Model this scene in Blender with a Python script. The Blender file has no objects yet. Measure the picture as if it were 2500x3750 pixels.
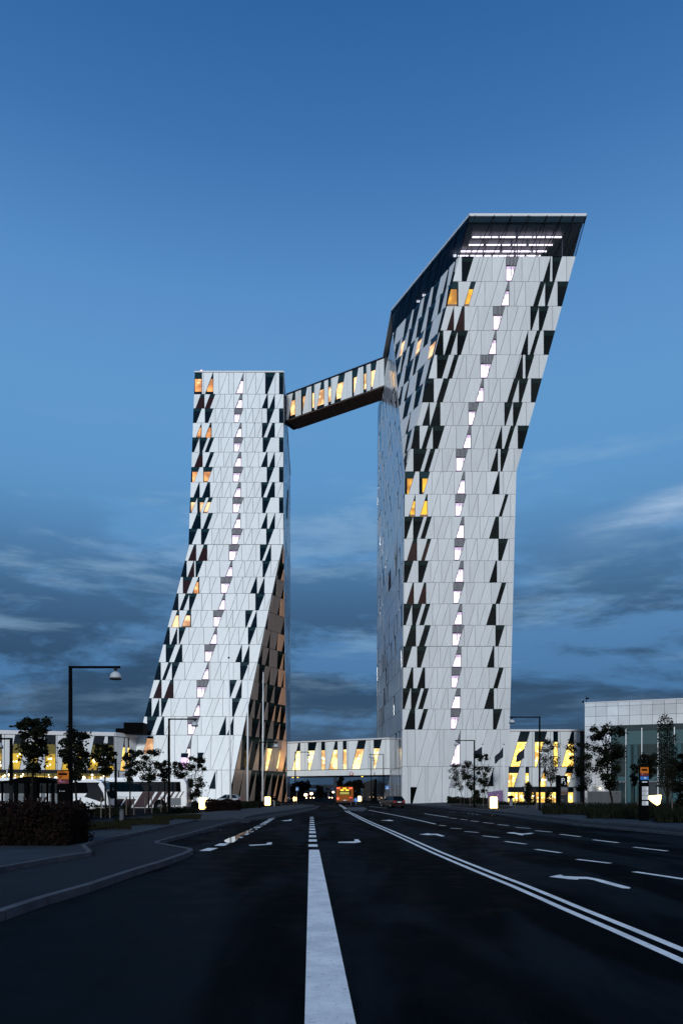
import bpy, bmesh, math, random
from mathutils import Vector, Matrix, noise
random.seed(7)
scene = bpy.context.scene
COL = scene.collection
F, CX, HY, CH = 2700.0, 1250.0, 2914.0, 1.6      # focal length in photo pixels, centre column, horizon row, eye height

# ---------------------------------------------------------------- camera
cam_d = bpy.data.cameras.new('camera'); cam = bpy.data.objects.new('camera', cam_d); COL.objects.link(cam)
cam.location = (0, 0, CH); cam.rotation_euler = (math.radians(90), 0, 0)
cam_d.sensor_fit = 'HORIZONTAL'; cam_d.sensor_width = 36; cam_d.lens = F / 2500 * 36
cam_d.shift_y = (HY - 1875) / 2500
cam_d.clip_start = 0.1; cam_d.clip_end = 6000
scene.camera = cam

# ---------------------------------------------------------------- node helpers
def lin(c):
    return tuple((v/255/12.92 if v/255 <= 0.04045 else ((v/255+0.055)/1.055)**2.4) for v in c) + (1.0,)
class NT:
    def __init__(s, tree): s.t = tree; s.n = tree.nodes; s.l = tree.links
    def node(s, typ, **kw):
        n = s.n.new(typ)
        for k, v in kw.items(): setattr(n, k, v)
        return n
    def set(s, n, key, v):
        if isinstance(v, bpy.types.NodeSocket): s.l.new(v, n.inputs[key])
        else: n.inputs[key].default_value = v
    def math(s, op, a, b=0.0, c=0.0, clamp=False):
        n = s.node('ShaderNodeMath', operation=op); n.use_clamp = clamp
        for i, v in enumerate((a, b, c)): s.set(n, i, v)
        return n.outputs[0]
    def mix(s, f, a, b, typ='MIX'):
        n = s.node('ShaderNodeMix', data_type='RGBA', blend_type=typ)
        s.set(n, 0, f); s.set(n, 6, a); s.set(n, 7, b)
        return n.outputs[2]
    def ramp(s, f, stops, interp='LINEAR'):
        n = s.node('ShaderNodeValToRGB'); n.color_ramp.interpolation = interp
        e = n.color_ramp.elements
        while len(e) > 1: e.remove(e[-1])
        e[0].position = stops[0][0]; e[0].color = stops[0][1]
        for p, c in stops[1:]:
            x = e.new(p); x.color = c
        s.set(n, 0, f); return n.outputs[0]
    def smooth(s, v, a, b, lo=0.0, hi=1.0):
        n = s.node('ShaderNodeMapRange', interpolation_type='SMOOTHSTEP')
        s.set(n, 0, v); s.set(n, 1, a); s.set(n, 2, b); s.set(n, 3, lo); s.set(n, 4, hi)
        return n.outputs[0]
    def noise(s, vec, scale, detail=4.0, rough=0.55, dist=0.0):
        n = s.node('ShaderNodeTexNoise')
        s.set(n, 'Vector', vec); s.set(n, 'Scale', scale); s.set(n, 'Detail', detail); s.set(n, 'Roughness', rough); s.set(n, 'Distortion', dist)
        return n.outputs[0]
    def comb(s, x, y, z):
        n = s.node('ShaderNodeCombineXYZ')
        for i, v in enumerate((x, y, z)): s.set(n, i, v)
        return n.outputs[0]

# ---------------------------------------------------------------- world: deep dusk sky
SKY_STRENGTH = 0.97
world = bpy.data.worlds.new('World'); scene.world = world; world.use_nodes = True
W = NT(world.node_tree); W.n.clear()
tc = W.node('ShaderNodeTexCoord')
sep = W.node('ShaderNodeSeparateXYZ'); W.l.new(tc.outputs['Generated'], sep.inputs[0])
sx, sy, sz = sep.outputs
z0 = W.math('MAXIMUM', sz, 0.0)
base = W.ramp(z0, [(0.0, lin((64,104,142))), (0.06, lin((60,104,148))), (0.14, lin((66,114,162))), (0.24, lin((84,132,180))), (0.36, lin((94,150,202))),
                   (0.47, lin((96,152,205))), (0.56, lin((87,142,199))), (0.66, lin((60,115,176))), (0.75, lin((42,95,157))), (1.0, lin((26,68,122)))])
# clouds projected on a flat layer high above
dn = W.math('ADD', z0, 0.10)
u = W.math('DIVIDE', sx, dn); v = W.math('DIVIDE', sy, dn)
vec = W.comb(W.math('MULTIPLY', u, 0.55), v, 3.7)
c1 = W.noise(vec, 0.75, 7, 0.6, 0.5)
vec2 = W.comb(W.math('ADD', sx, 4.0), sy, W.math('MULTIPLY', sz, 3.6))
c2 = W.noise(vec2, 3.3, 10, 0.62, 0.35)
cc = W.math('ADD', W.math('MULTIPLY', c1, 0.45), W.math('MULTIPLY', c2, 0.55))
lowband = W.smooth(sz, 0.14, 0.42, 1.0, 0.0)
dark = W.math('MULTIPLY', W.smooth(cc, 0.44, 0.53), lowband)
col = W.mix(W.math('MULTIPLY', dark, 0.88), base, lin((32,60,90)))
mid = W.math('MULTIPLY', W.smooth(sz, 0.05, 0.20), W.smooth(sz, 0.46, 0.36, 0.0, 1.0))
vec3 = W.comb(W.math('MULTIPLY', sx, 1.0), W.math('MULTIPLY', sy, 1.0), W.math('MULTIPLY', sz, 5.5))
c3 = W.noise(vec3, 3.4, 9, 0.62, 0.25)
wisp = W.math('MULTIPLY', W.smooth(c3, 0.50, 0.68), mid)
col = W.mix(W.math('MULTIPLY', wisp, 0.46), col, lin((142,178,210)))
# one bright streak of cirrus over the convention hall, and afterglow behind the viewer
streak = W.math('MULTIPLY', W.smooth(W.math('ABSOLUTE', W.math('SUBTRACT', sz, W.math('ADD', 0.325, W.math('MULTIPLY', W.math('SUBTRACT', sx, 0.33), 0.22)))), 0.0, 0.030, 1.0, 0.0),
                W.math('MULTIPLY', W.smooth(sx, 0.22, 0.40), W.smooth(c3, 0.36, 0.62)))
col = W.mix(W.math('MULTIPLY', streak, W.math('MULTIPLY', W.smooth(sy, 0.0, 0.3), 0.75)), col, lin((172,198,226)))
back = W.smooth(sy, 0.35, -0.9, 0.0, 1.0)
glow = W.math('MULTIPLY', W.math('MULTIPLY', back, W.smooth(sz, 0.75, -0.05, 0.25, 1.0)), W.smooth(c3, 0.44, 0.58, 0.45, 1.15))
col = W.mix(glow, col, (0.50, 0.60, 0.71, 1))
az = W.math('ADD', W.math('MULTIPLY', sx, 0.95), W.math('MULTIPLY', sy, 0.20))
warm = W.math('MULTIPLY', W.smooth(az, 0.74, 0.96), W.smooth(sz, 0.45, 0.05))
col = W.mix(W.math('MULTIPLY', warm, 0.85), col, (0.85, 0.46, 0.26, 1))
sky = W.node('ShaderNodeTexSky', sky_type='NISHITA'); sky.sun_disc = False
sky.sun_elevation = math.radians(9); sky.sun_rotation = math.radians(190)
skym = W.mix(1.0, sky.outputs[0], (0.004, 0.004, 0.004, 1), 'MULTIPLY')
col = W.mix(1.0, col, skym, 'ADD')
bg = W.node('ShaderNodeBackground'); W.l.new(col, bg.inputs[0]); bg.inputs[1].default_value = SKY_STRENGTH
wo = W.node('ShaderNodeOutputWorld'); W.l.new(bg.outputs[0], wo.inputs[0])
# ---------------------------------------------------------------- sun: soft afterglow from behind the viewer
sun_d = bpy.data.lights.new('sun', 'SUN'); sun = bpy.data.objects.new('sun', sun_d); COL.objects.link(sun)
sun_d.energy = 1.95; sun_d.angle = math.radians(10); sun_d.color = (0.98, 1.0, 0.99)
sun.rotation_euler = Vector((0.10, 1.0, -0.437)).to_track_quat('-Z', 'Y').to_euler()
scene.view_settings.view_transform = 'Standard'; scene.view_settings.look = 'None'
scene.view_settings.exposure = 0.0; scene.view_settings.gamma = 1.0; scene.view_settings.use_curve_mapping = False

# ---------------------------------------------------------------- materials
def mat(name, color, rough=0.6, spec=0.5, metal=0.0, var=0.0, nscale=1.0, stretch=(1,1,1), emit=None, estr=0.0, objvar=0.0, bump=0.0, bscale=30.0, coords='Object', coat=0.0):
    m = bpy.data.materials.new(name); m.use_nodes = True
    t = NT(m.node_tree); b = m.node_tree.nodes['Principled BSDF']
    c = color if len(color) == 4 else tuple(color) + (1,)
    b.inputs['Roughness'].default_value = rough; b.inputs['Metallic'].default_value = metal
    b.inputs['Specular IOR Level'].default_value = spec
    b.inputs['Coat Weight'].default_value = coat
    tcn = t.node('ShaderNodeTexCoord'); mp = t.node('ShaderNodeMapping'); t.l.new(tcn.outputs[coords], mp.inputs[0]); mp.inputs['Scale'].default_value = stretch
    src = None
    if var > 0:
        nz = t.noise(mp.outputs[0], nscale, 5, 0.6)
        f = t.smooth(nz, 0.3, 0.7)
        dk = tuple(x*(1-var) for x in c[:3]) + (1,); lt = tuple(min(1, x*(1+var*0.6)) for x in c[:3]) + (1,)
        src = t.mix(f, dk, lt)
    if objvar > 0:
        oi = t.node('ShaderNodeObjectInfo')
        f = t.math('ADD', 1-objvar, t.math('MULTIPLY', oi.outputs['Random'], 2*objvar))
        vm = t.node('ShaderNodeVectorMath', operation='SCALE')
        t.set(vm, 0, src if src is not None else c[:3]); t.set(vm, 'Scale', f); src = vm.outputs[0]
    if src is not None: t.l.new(src, b.inputs['Base Color'])
    else: b.inputs['Base Color'].default_value = c
    if bump > 0:
        bn = t.noise(mp.outputs[0], bscale, 3, 0.6)
        bp = t.node('ShaderNodeBump'); bp.inputs['Strength'].default_value = bump; bp.inputs['Distance'].default_value = 0.02
        t.l.new(bn, bp.inputs['Height']); t.l.new(bp.outputs[0], b.inputs['Normal'])
    if emit is not None:
        ec = emit if len(emit) == 4 else tuple(emit) + (1,)
        if name.startswith('lit_'):
            nz = t.noise(mp.outputs[0], 0.28, 2, 0.5)
            vo = t.node('ShaderNodeTexVoronoi'); t.l.new(mp.outputs[0], vo.inputs['Vector']); vo.inputs['Scale'].default_value = 0.55
            spot = t.smooth(vo.outputs['Distance'], 0.30, 0.10)
            dimc = (ec[0]*0.62, ec[1]*0.40, ec[2]*0.30, 1); brc = (1.0, min(1, ec[1]*1.35+0.1), min(1, ec[2]*2.0+0.12), 1)
            cc_ = t.mix(t.smooth(nz, 0.30, 0.58), dimc, ec); cc_ = t.mix(t.math('MULTIPLY', spot, 0.6), cc_, brc)
            t.l.new(cc_, b.inputs['Emission Color'])
            t.set(b, 'Emission Strength', t.math('ADD', t.smooth(nz, 0.34, 0.62, estr*0.5, estr*1.15), t.math('MULTIPLY', spot, estr*0.5)))
        else:
            t.set(b, 'Emission Color', ec); b.inputs['Emission Strength'].default_value = estr
    return m
M = {}
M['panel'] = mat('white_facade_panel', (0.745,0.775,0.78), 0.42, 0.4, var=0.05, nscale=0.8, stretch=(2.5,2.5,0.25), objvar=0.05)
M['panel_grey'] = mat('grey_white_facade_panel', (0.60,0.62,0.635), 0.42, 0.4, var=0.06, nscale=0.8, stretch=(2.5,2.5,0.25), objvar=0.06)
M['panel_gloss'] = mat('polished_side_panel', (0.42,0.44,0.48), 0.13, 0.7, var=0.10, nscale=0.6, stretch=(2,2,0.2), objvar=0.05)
M['panel_bronze'] = mat('bronze_side_panel', (0.42,0.33,0.28), 0.24, 0.6, metal=0.45, var=0.10, nscale=0.5, stretch=(2,2,0.3), objvar=0.08)
M['backing'] = mat('dark_joint_backing', (0.035,0.042,0.05), 0.7, 0.3)
M['glass'] = mat('dark_window_glass', (0.001,0.006,0.011), 0.04, 0.26)
M['glass_black'] = mat('near_black_window_glass', (0.0015,0.003,0.003), 0.05, 0.22)
M['glass_side'] = mat('side_window_glass', (0.003,0.009,0.014), 0.25, 0.03)
M['transom_dark'] = mat('dark_green_transom', (0.004,0.014,0.013), 0.12, 0.25)
M['glass_dim'] = mat('window_glass_dim_room', (0.006,0.003,0.003), 0.05, 0.4, emit=(0.5,0.12,0.04), estr=0.03)
M['transom'] = mat('teal_transom_glass', (0.006,0.026,0.031), 0.12, 0.35)
M['lit_orange'] = mat('lit_room_orange', (0.2,0.1,0.05), 0.5, 0.3, emit=(1,0.42,0.12), estr=1.05)
M['lit_pale'] = mat('lit_room_pale', (0.2,0.1,0.05), 0.5, 0.3, emit=(1,0.62,0.33), estr=1.25)
M['lit_amber'] = mat('lit_room_amber', (0.2,0.1,0.02), 0.5, 0.3, emit=(1,0.50,0.02), estr=1.1)
M['lit_hall'] = mat('lit_hall_yellow', (0.3,0.2,0.05), 0.5, 0.3, emit=(1,0.66,0.13), estr=2.0)
M['lit_bridge'] = mat('lit_bridge_warm', (0.3,0.2,0.1), 0.5, 0.3, emit=(1,0.72,0.28), estr=2.1)
M['lit_sky'] = mat('lit_skybridge_peach', (0.3,0.2,0.1), 0.5, 0.3, emit=(1,0.60,0.26), estr=1.5)
M['lit_green'] = mat('lit_hall_olive', (0.1,0.1,0.02), 0.5, 0.3, emit=(0.80,0.48,0.02), estr=0.72)
M['lit_olive_dark'] = mat('dim_hall_olive', (0.04,0.04,0.01), 0.3, 0.3, emit=(0.30,0.22,0.02), estr=0.25)
M['loggia'] = mat('loggia_light_core', (0.6,0.5,0.6), 0.5, 0.3, emit=(1,0.86,0.98), estr=1.15)
M['loggia_wall'] = mat('loggia_lit_wall', (0.5,0.4,0.5), 0.5, 0.3, emit=(0.62,0.42,0.66), estr=0.75)
M['panel_warm_reflect'] = mat('warm_reflection_side_panel', (0.85,0.47,0.29), 0.3, 0.6, metal=0.3, var=0.12, nscale=0.5, stretch=(2,2,0.3), objvar=0.10)  # side panels with a warm reflection put into their base colour
M['loggia_violet'] = mat('loggia_light_violet', (0.6,0.4,0.6), 0.5, 0.3, emit=(0.85,0.45,1.0), estr=1.2)
M['fin'] = mat('loggia_fin_grey', (0.30,0.30,0.33), 0.5, 0.3)
M['roofing'] = mat('roof_edge_pale', (0.6,0.6,0.62), 0.5, 0.3)
M['soffit'] = mat('bronze_soffit', (0.19,0.11,0.075), 0.45, 0.4, var=0.3, nscale=0.6)
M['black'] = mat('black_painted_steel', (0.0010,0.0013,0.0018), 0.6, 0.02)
M['darkgrey'] = mat('dark_grey_metal', (0.012,0.014,0.017), 0.5, 0.2)
M['midgrey'] = mat('mid_grey_metal', (0.12,0.13,0.145), 0.4, 0.4)
M['whitepaint'] = mat('white_gloss_paint', (0.85,0.86,0.88), 0.25, 0.5, var=0.04, nscale=1)
M['whitepole'] = mat('white_pole_paint', (0.78,0.80,0.82), 0.4, 0.4)
M['lampshade'] = mat('pale_lamp_shade', (0.42,0.45,0.48), 0.3, 0.5)
M['rubber'] = mat('tyre_rubber', (0.004,0.004,0.004), 0.8, 0.1)
M['asphalt'] = None
M['kerb'] = mat('kerb_stone', (0.06,0.072,0.088), 0.85, 0.12, var=0.25, nscale=1.5, coords='Object')
M['paving'] = mat('pavement_slabs', (0.026,0.035,0.045), 0.8, 0.12, var=0.3, nscale=0.7, bump=0.15, bscale=8)
M['cycle'] = mat('cycle_path_asphalt', (0.008,0.013,0.019), 0.85, 0.10, var=0.3, nscale=0.5, bump=0.2, bscale=25)
M['earth'] = mat('dark_planting_soil', (0.005,0.005,0.004), 0.9, 0.1, var=0.4, nscale=2)
M['grass'] = mat('dark_grass', (0.012,0.013,0.005), 0.9, 0.1, var=0.4, nscale=3)
M['paint'] = mat('road_paint', (0.50,0.53,0.55), 0.7, 0.25, var=0.22, nscale=5, bump=0.2, bscale=60)
M['leaf'] = mat('dark_green_leaf', (0.0075,0.010,0.005), 0.8, 0.08, var=0.4, nscale=2)
M['leaf_red'] = mat('reddish_leaf', (0.009,0.0042,0.0035), 0.8, 0.08, var=0.5, nscale=2.5)
M['bark'] = mat('dark_bark', (0.012,0.010,0.008), 0.9, 0.05, var=0.3, nscale=6)
M['stake'] = mat('pale_timber_stake', (0.11,0.09,0.075), 0.8, 0.2, var=0.2, nscale=4)
M['flag'] = mat('dark_navy_flag', (0.012,0.016,0.028), 0.7, 0.2)
M['orange'] = mat('orange_sign_face', (0.42,0.11,0.005), 0.4, 0.2, emit=(0.8,0.24,0.01), estr=0.05)
M['darkred'] = mat('dark_red_sign_face', (0.10,0.012,0.02), 0.4, 0.3)
M['blue'] = mat('blue_sign_face', (0.02,0.14,0.42), 0.4, 0.3, emit=(0.02,0.16,0.5), estr=0.12)
M['red'] = mat('red_sign_border', (0.35,0.02,0.02), 0.4, 0.3)
M['whiteflat'] = mat('white_print', (0.7,0.72,0.75), 0.5, 0.3)
M['pinkflat'] = mat('pink_print', (0.7,0.3,0.5), 0.5, 0.3)
M['busorange'] = mat('orange_bus_paint', (0.26,0.062,0.002), 0.5, 0.15, emit=(0.5,0.12,0.003), estr=0.06)
M['redlamp'] = mat('red_tail_lamp', (0.5,0.02,0.02), 0.3, 0.5, emit=(1,0.10,0.06), estr=3)
M['amberlamp'] = mat('amber_lamp', (0.6,0.3,0.02), 0.3, 0.5, emit=(1,0.55,0.03), estr=3)
M['headlamp'] = mat('far_headlamp', (0.6,0.5,0.4), 0.3, 0.5, emit=(1,0.66,0.36), estr=7)
M['lightbox'] = mat('glowing_light_box', (0.8,0.7,0.5), 0.5, 0.3, emit=(1,0.66,0.22), estr=6.0)
M['display'] = mat('yellow_display', (0.1,0.1,0.02), 0.3, 0.3, emit=(0.7,0.6,0.12), estr=0.5)
M['strip'] = mat('ceiling_strip_light', (0.8,0.7,0.8), 0.5, 0.3, emit=(1,0.84,0.93), estr=3.2)
M['purple'] = mat('purple_billboard_print', (0.17,0.10,0.22), 0.5, 0.3, var=0.3, nscale=1)
M['carred'] = mat('dark_red_car_paint', (0.02,0.003,0.004), 0.25, 0.6, coat=0.5)
M['carsilver'] = mat('silver_car_paint', (0.35,0.38,0.42), 0.3, 0.6, coat=0.5)
M['stripe'] = mat('maroon_black_livery', (0.035,0.015,0.02), 0.3, 0.5)
M['hallpanel'] = mat('brushed_metal_cladding', (0.82,0.85,0.88), 0.07, 0.9, metal=0.85, var=0.06, nscale=0.5, objvar=0.10)
M['hallglass'] = mat('teal_curtain_glass', (0.010,0.028,0.032), 0.06, 0.6)
M['hallspandrel'] = mat('teal_spandrel_glass', (0.035,0.085,0.095), 0.12, 0.6, objvar=0.15)
M['concrete'] = mat('far_concrete', (0.12,0.12,0.13), 0.8, 0.2, var=0.2, nscale=0.4)
M['farleaf'] = mat('far_foliage', (0.005,0.006,0.004), 0.9, 0.1, var=0.3, nscale=1)
M['pendant'] = mat('pendant_lamp_glow', (0.8,0.7,0.5), 0.5, 0.3, emit=(1,0.86,0.52), estr=3.5)
M['aviation'] = mat('pink_aviation_light', (0.6,0.2,0.2), 0.4, 0.3, emit=(1,0.35,0.45), estr=4)
# clear glass seen through (top floor, shelter)
def clear_glass(name, tint, refl_rough=0.03, rf=0.45):
    m = bpy.data.materials.new(name); m.use_nodes = True; t = NT(m.node_tree); t.n.clear()
    tr = t.node('ShaderNodeBsdfTransparent'); tr.inputs[0].default_value = tint + (1,)
    gl = t.node('ShaderNodeBsdfGlossy'); gl.inputs['Roughness'].default_value = refl_rough; gl.inputs[0].default_value = (0.8,0.9,0.95,1)
    fr = t.node('ShaderNodeFresnel'); fr.inputs[0].default_value = 1.5
    mx = t.node('ShaderNodeMixShader'); t.l.new(t.math('MULTIPLY', fr.outputs[0], rf), mx.inputs[0]); t.l.new(tr.outputs[0], mx.inputs[1]); t.l.new(gl.outputs[0], mx.inputs[2])
    o = t.node('ShaderNodeOutputMaterial'); t.l.new(mx.outputs[0], o.inputs[0]); return m
M['topglass'] = clear_glass('tinted_top_floor_glass', (0.80,0.82,0.86), rf=0.28)
M['topglass_side'] = clear_glass('tinted_side_top_glass', (0.55,0.62,0.64), rf=0.10)
M['shelterglass'] = clear_glass('shelter_glass', (0.45,0.47,0.48))
M['puddle'] = mat('standing_water', (0.01,0.012,0.015), 0.02, 1.0)
# asphalt: broad worn bands running with the traffic, tar-dark patches, fine grain
def asphalt():
    m = bpy.data.materials.new('asphalt_road'); m.use_nodes = True; t = NT(m.node_tree); b = m.node_tree.nodes['Principled BSDF']
    tcn = t.node('ShaderNodeTexCoord'); mp = t.node('ShaderNodeMapping'); t.l.new(tcn.outputs['Object'], mp.inputs[0])
    mp.inputs['Scale'].default_value = (0.55, 0.09, 1); mp.inputs['Rotation'].default_value = (0,0,0.06)
    n1 = t.noise(mp.outputs[0], 1.0, 4, 0.5, 0.6)
    n2 = t.noise(tcn.outputs['Object'], 1.3, 6, 0.65, 0.3)
    n3 = t.noise(tcn.outputs['Object'], 45, 3, 0.7)
    f = t.math('ADD', t.math('MULTIPLY', t.smooth(n1, 0.42, 0.58), 0.72), t.math('MULTIPLY', t.smooth(n2, 0.35, 0.65), 0.28))
    c = t.mix(f, (0.0005,0.0011,0.0020,1), (0.0085,0.0135,0.0190,1))
    c = t.mix(t.math('MULTIPLY', t.smooth(n3, 0.5, 0.75), 0.45), c, (0.014,0.019,0.024,1))
    t.l.new(c, b.inputs['Base Color'])
    b.inputs['Specular IOR Level'].default_value = 0.003
    t.l.new(t.smooth(n2, 0.3, 0.7, 0.55, 0.85), b.inputs['Roughness'])
    bp = t.node('ShaderNodeBump'); bp.inputs['Strength'].default_value = 0.35; bp.inputs['Distance'].default_value = 0.01
    t.l.new(n3, bp.inputs['Height']); t.l.new(bp.outputs[0], b.inputs['Normal'])
    return m
def worn_paint():
    m = bpy.data.materials.new('worn_road_paint'); m.use_nodes = True; t = NT(m.node_tree); b = m.node_tree.nodes['Principled BSDF']
    tcn = t.node('ShaderNodeTexCoord'); o = tcn.outputs['Object']
    a = t.noise(o, 2.2, 6, 0.65); g = t.noise(o, 16, 5, 0.7); h = t.noise(o, 70, 3, 0.7)
    c = t.mix(t.smooth(a, 0.3, 0.7), (0.56,0.60,0.62,1), (0.78,0.81,0.82,1))
    c = t.mix(t.math('MULTIPLY', t.smooth(g, 0.52, 0.70), 0.45), c, (0.32,0.36,0.39,1))
    c = t.mix(t.smooth(t.math('ADD', t.math('MULTIPLY', g, 0.6), t.math('MULTIPLY', h, 0.4)), 0.60, 0.64), c, (0.01,0.014,0.018,1))
    t.l.new(c, b.inputs['Base Color']); b.inputs['Roughness'].default_value = 0.75; b.inputs['Specular IOR Level'].default_value = 0.1
    return m
M['paint'] = worn_paint()
M['asphalt'] = asphalt()

# ---------------------------------------------------------------- geometry helpers
def P3(px, py, D): return Vector(((px-CX)*D/F, D, CH + (HY-py)*D/F))
def G(px, py, z=0.0):
    D = (CH - z)*F/(py-HY); return Vector(((px-CX)*D/F, D, z))
class MB:
    def __init__(s): s.v = []; s.f = []; s.m = []
    def add(s, vs, fs, mi=0):
        o = len(s.v); s.v += [tuple(p) for p in vs]; s.f += [tuple(i+o for i in f) for f in fs]; s.m += [mi]*len(fs)
    def prism(s, poly, o0, o1, mi=0):
        n = len(poly); a = [Vector(p)+Vector(o0) for p in poly]; b = [Vector(p)+Vector(o1) for p in poly]
        s.add(a+b, [tuple(range(n))[::-1], tuple(range(n, 2*n))] + [(i, (i+1)%n, n+(i+1)%n, n+i) for i in range(n)], mi)
    def box(s, x0, x1, y0, y1, z0, z1, mi=0):
        s.prism([(x0,y0,z0),(x1,y0,z0),(x1,y1,z0),(x0,y1,z0)], (0,0,0), (0,0,z1-z0), mi)
    def tube(s, pts, radii, n=8, mi=0, sq=False):
        pts = [Vector(p) for p in pts]
        if not hasattr(radii, '__len__'): radii = [radii]*len(pts)
        vs = []; fs = []
        for i, p in enumerate(pts):
            d = (pts[min(i+1, len(pts)-1)] - pts[max(i-1, 0)]).normalized()
            a = Vector((0,0,1)) if abs(d.z) < 0.9 else Vector((1,0,0))
            x = d.cross(a).normalized(); y = d.cross(x)
            for k in range(n):
                t = 2*math.pi*(k+0.5)/n; r = radii[i]*(1.414 if sq else 1)
                vs.append(p + x*math.cos(t)*r + y*math.sin(t)*r)
        for i in range(len(pts)-1):
            for k in range(n): fs.append((i*n+k, i*n+(k+1)%n, (i+1)*n+(k+1)%n, (i+1)*n+k))
        fs.append(tuple(range(n))[::-1]); fs.append(tuple(range((len(pts)-1)*n, len(pts)*n)))
        s.add(vs, fs, mi)
    def lathe(s, prof, c=(0,0,0), n=20, mi=0):      # prof: (r,z)
        vs = []; fs = []
        for r, z in prof:
            for k in range(n):
                t = 2*math.pi*k/n; vs.append((c[0]+r*math.cos(t), c[1]+r*math.sin(t), c[2]+z))
        for i in range(len(prof)-1):
            for k in range(n): fs.append((i*n+k, i*n+(k+1)%n, (i+1)*n+(k+1)%n, (i+1)*n+k))
        fs.append(tuple(range(n))[::-1]); fs.append(tuple(range((len(prof)-1)*n, len(prof)*n)))
        s.add(vs, fs, mi)
    def disc_y(s, c, r, th, n=20, mi=0):            # a disc whose axis is Y
        s.prism([(c[0]+r*math.cos(2*math.pi*k/n), c[1], c[2]+r*math.sin(2*math.pi*k/n)) for k in range(n)], (0,0,0), (0,th,0), mi)
    def build(s, name, mats, parent=None, rel=None, recalc=True, smooth=False, bevel=0.0):
        me = bpy.data.meshes.new(name)
        off = Vector(rel) if rel is not None else Vector((0,0,0))
        me.from_pydata([tuple(Vector(p)-off) for p in s.v], [], s.f)
        if not isinstance(mats, (list, tuple)): mats = [mats]
        for m in mats: me.materials.append(M[m] if isinstance(m, str) else m)
        me.polygons.foreach_set('material_index', s.m)
        if recalc or bevel:
            bm = bmesh.new(); bm.from_mesh(me)
            if recalc: bmesh.ops.recalc_face_normals(bm, faces=bm.faces)
            if bevel: bmesh.ops.bevel(bm, geom=[e for e in bm.edges if e.is_manifold and e.calc_face_angle(0) > 0.6], offset=bevel, segments=2, affect='EDGES', clamp_overlap=True)
            bm.to_mesh(me); bm.free()
        if smooth: me.polygons.foreach_set('use_smooth', [True]*len(me.polygons))
        me.update()
        o = bpy.data.objects.new(name, me); COL.objects.link(o)
        if parent is not None: o.parent = parent
        return o
def empty(name, loc=(0,0,0), rz=0.0):
    o = bpy.data.objects.new(name, None); COL.objects.link(o); o.location = loc; o.rotation_euler = (0,0,rz); o.empty_display_size = 0.5; return o
def tag(o, label=None, cat=None, group=None, kind=None):
    if label: o['label'] = label
    if cat: o['category'] = cat
    if group: o['group'] = group
    if kind: o['kind'] = kind
    return o
def struct(mb, name, mats, label=None, **kw):
    o = mb.build(name, mats, **kw); o['kind'] = 'structure'
    if label: o['label'] = label
    return o
def kids(o): return [c for c in bpy.data.objects if c.parent == o]
def copy_tree(o, parent=None):
    c = o.copy(); COL.objects.link(c)
    if parent is not None: c.parent = parent
    for ch in kids(o): copy_tree(ch, c)
    return c
def text_mb(txt, size, mirror=False):
    cu = bpy.data.curves.new('t', 'FONT'); cu.body = txt; cu.size = size; cu.extrude = 0.004; cu.align_x = 'CENTER'; cu.align_y = 'CENTER'; cu.resolution_u = 3
    ob = bpy.data.objects.new('t', cu); me = bpy.data.meshes.new_from_object(ob)
    mb = MB(); mb.add([(v.co.x, -v.co.z, v.co.y) for v in me.vertices], [tuple(p.vertices) for p in me.polygons])
    bpy.data.objects.remove(ob); bpy.data.curves.remove(cu); bpy.data.meshes.remove(me)
    return mb
def move_mb(mb, d, rz=0):
    R = Matrix.Rotation(rz, 3, 'Z'); mb.v = [tuple(R @ Vector(p) + Vector(d)) for p in mb.v]; return mb
# 2-D convex clipping
def clip_half(poly, a, b, shift=0.0):
    """keep the part of poly on the left of a->b moved inward by shift"""
    dx, dy = b[0]-a[0], b[1]-a[1]; L = math.hypot(dx, dy)
    if L < 1e-9: return poly
    nx, ny = -dy/L, dx/L
    out = []; n = len(poly)
    dist = [(p[0]-a[0])*nx + (p[1]-a[1])*ny - shift for p in poly]
    for i in range(n):
        p, q = poly[i], poly[(i+1)%n]; dp, dq = dist[i], dist[(i+1)%n]
        if dp >= 0: out.append(p)
        if (dp >= 0) != (dq >= 0):
            t = dp/(dp-dq); out.append((p[0]+(q[0]-p[0])*t, p[1]+(q[1]-p[1])*t))
    return out
def area2(poly): return 0.5*sum(poly[i][0]*poly[(i+1)%len(poly)][1]-poly[(i+1)%len(poly)][0]*poly[i][1] for i in range(len(poly)))
def ccw(poly): return poly if area2(poly) > 0 else poly[::-1]
def clip_poly(poly, outline):
    outline = ccw(outline)
    for i in range(len(outline)):
        if len(poly) < 3: return []
        poly = clip_half(poly, outline[i], outline[(i+1)%len(outline)])
    return clean(poly)
def clean(poly, eps=1e-4):
    out = []
    for p in poly:
        if not out or math.hypot(p[0]-out[-1][0], p[1]-out[-1][1]) > eps: out.append(p)
    if len(out) > 1 and math.hypot(out[0][0]-out[-1][0], out[0][1]-out[-1][1]) < eps: out.pop()
    return out if len(out) >= 3 else []
def inset(poly, g):
    poly = clean(ccw(poly)); src = list(poly)
    for i in range(len(src)):
        if len(poly) < 3: return []
        poly = clip_half(poly, src[i], src[(i+1)%len(src)], g)
    return clean(poly)

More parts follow.
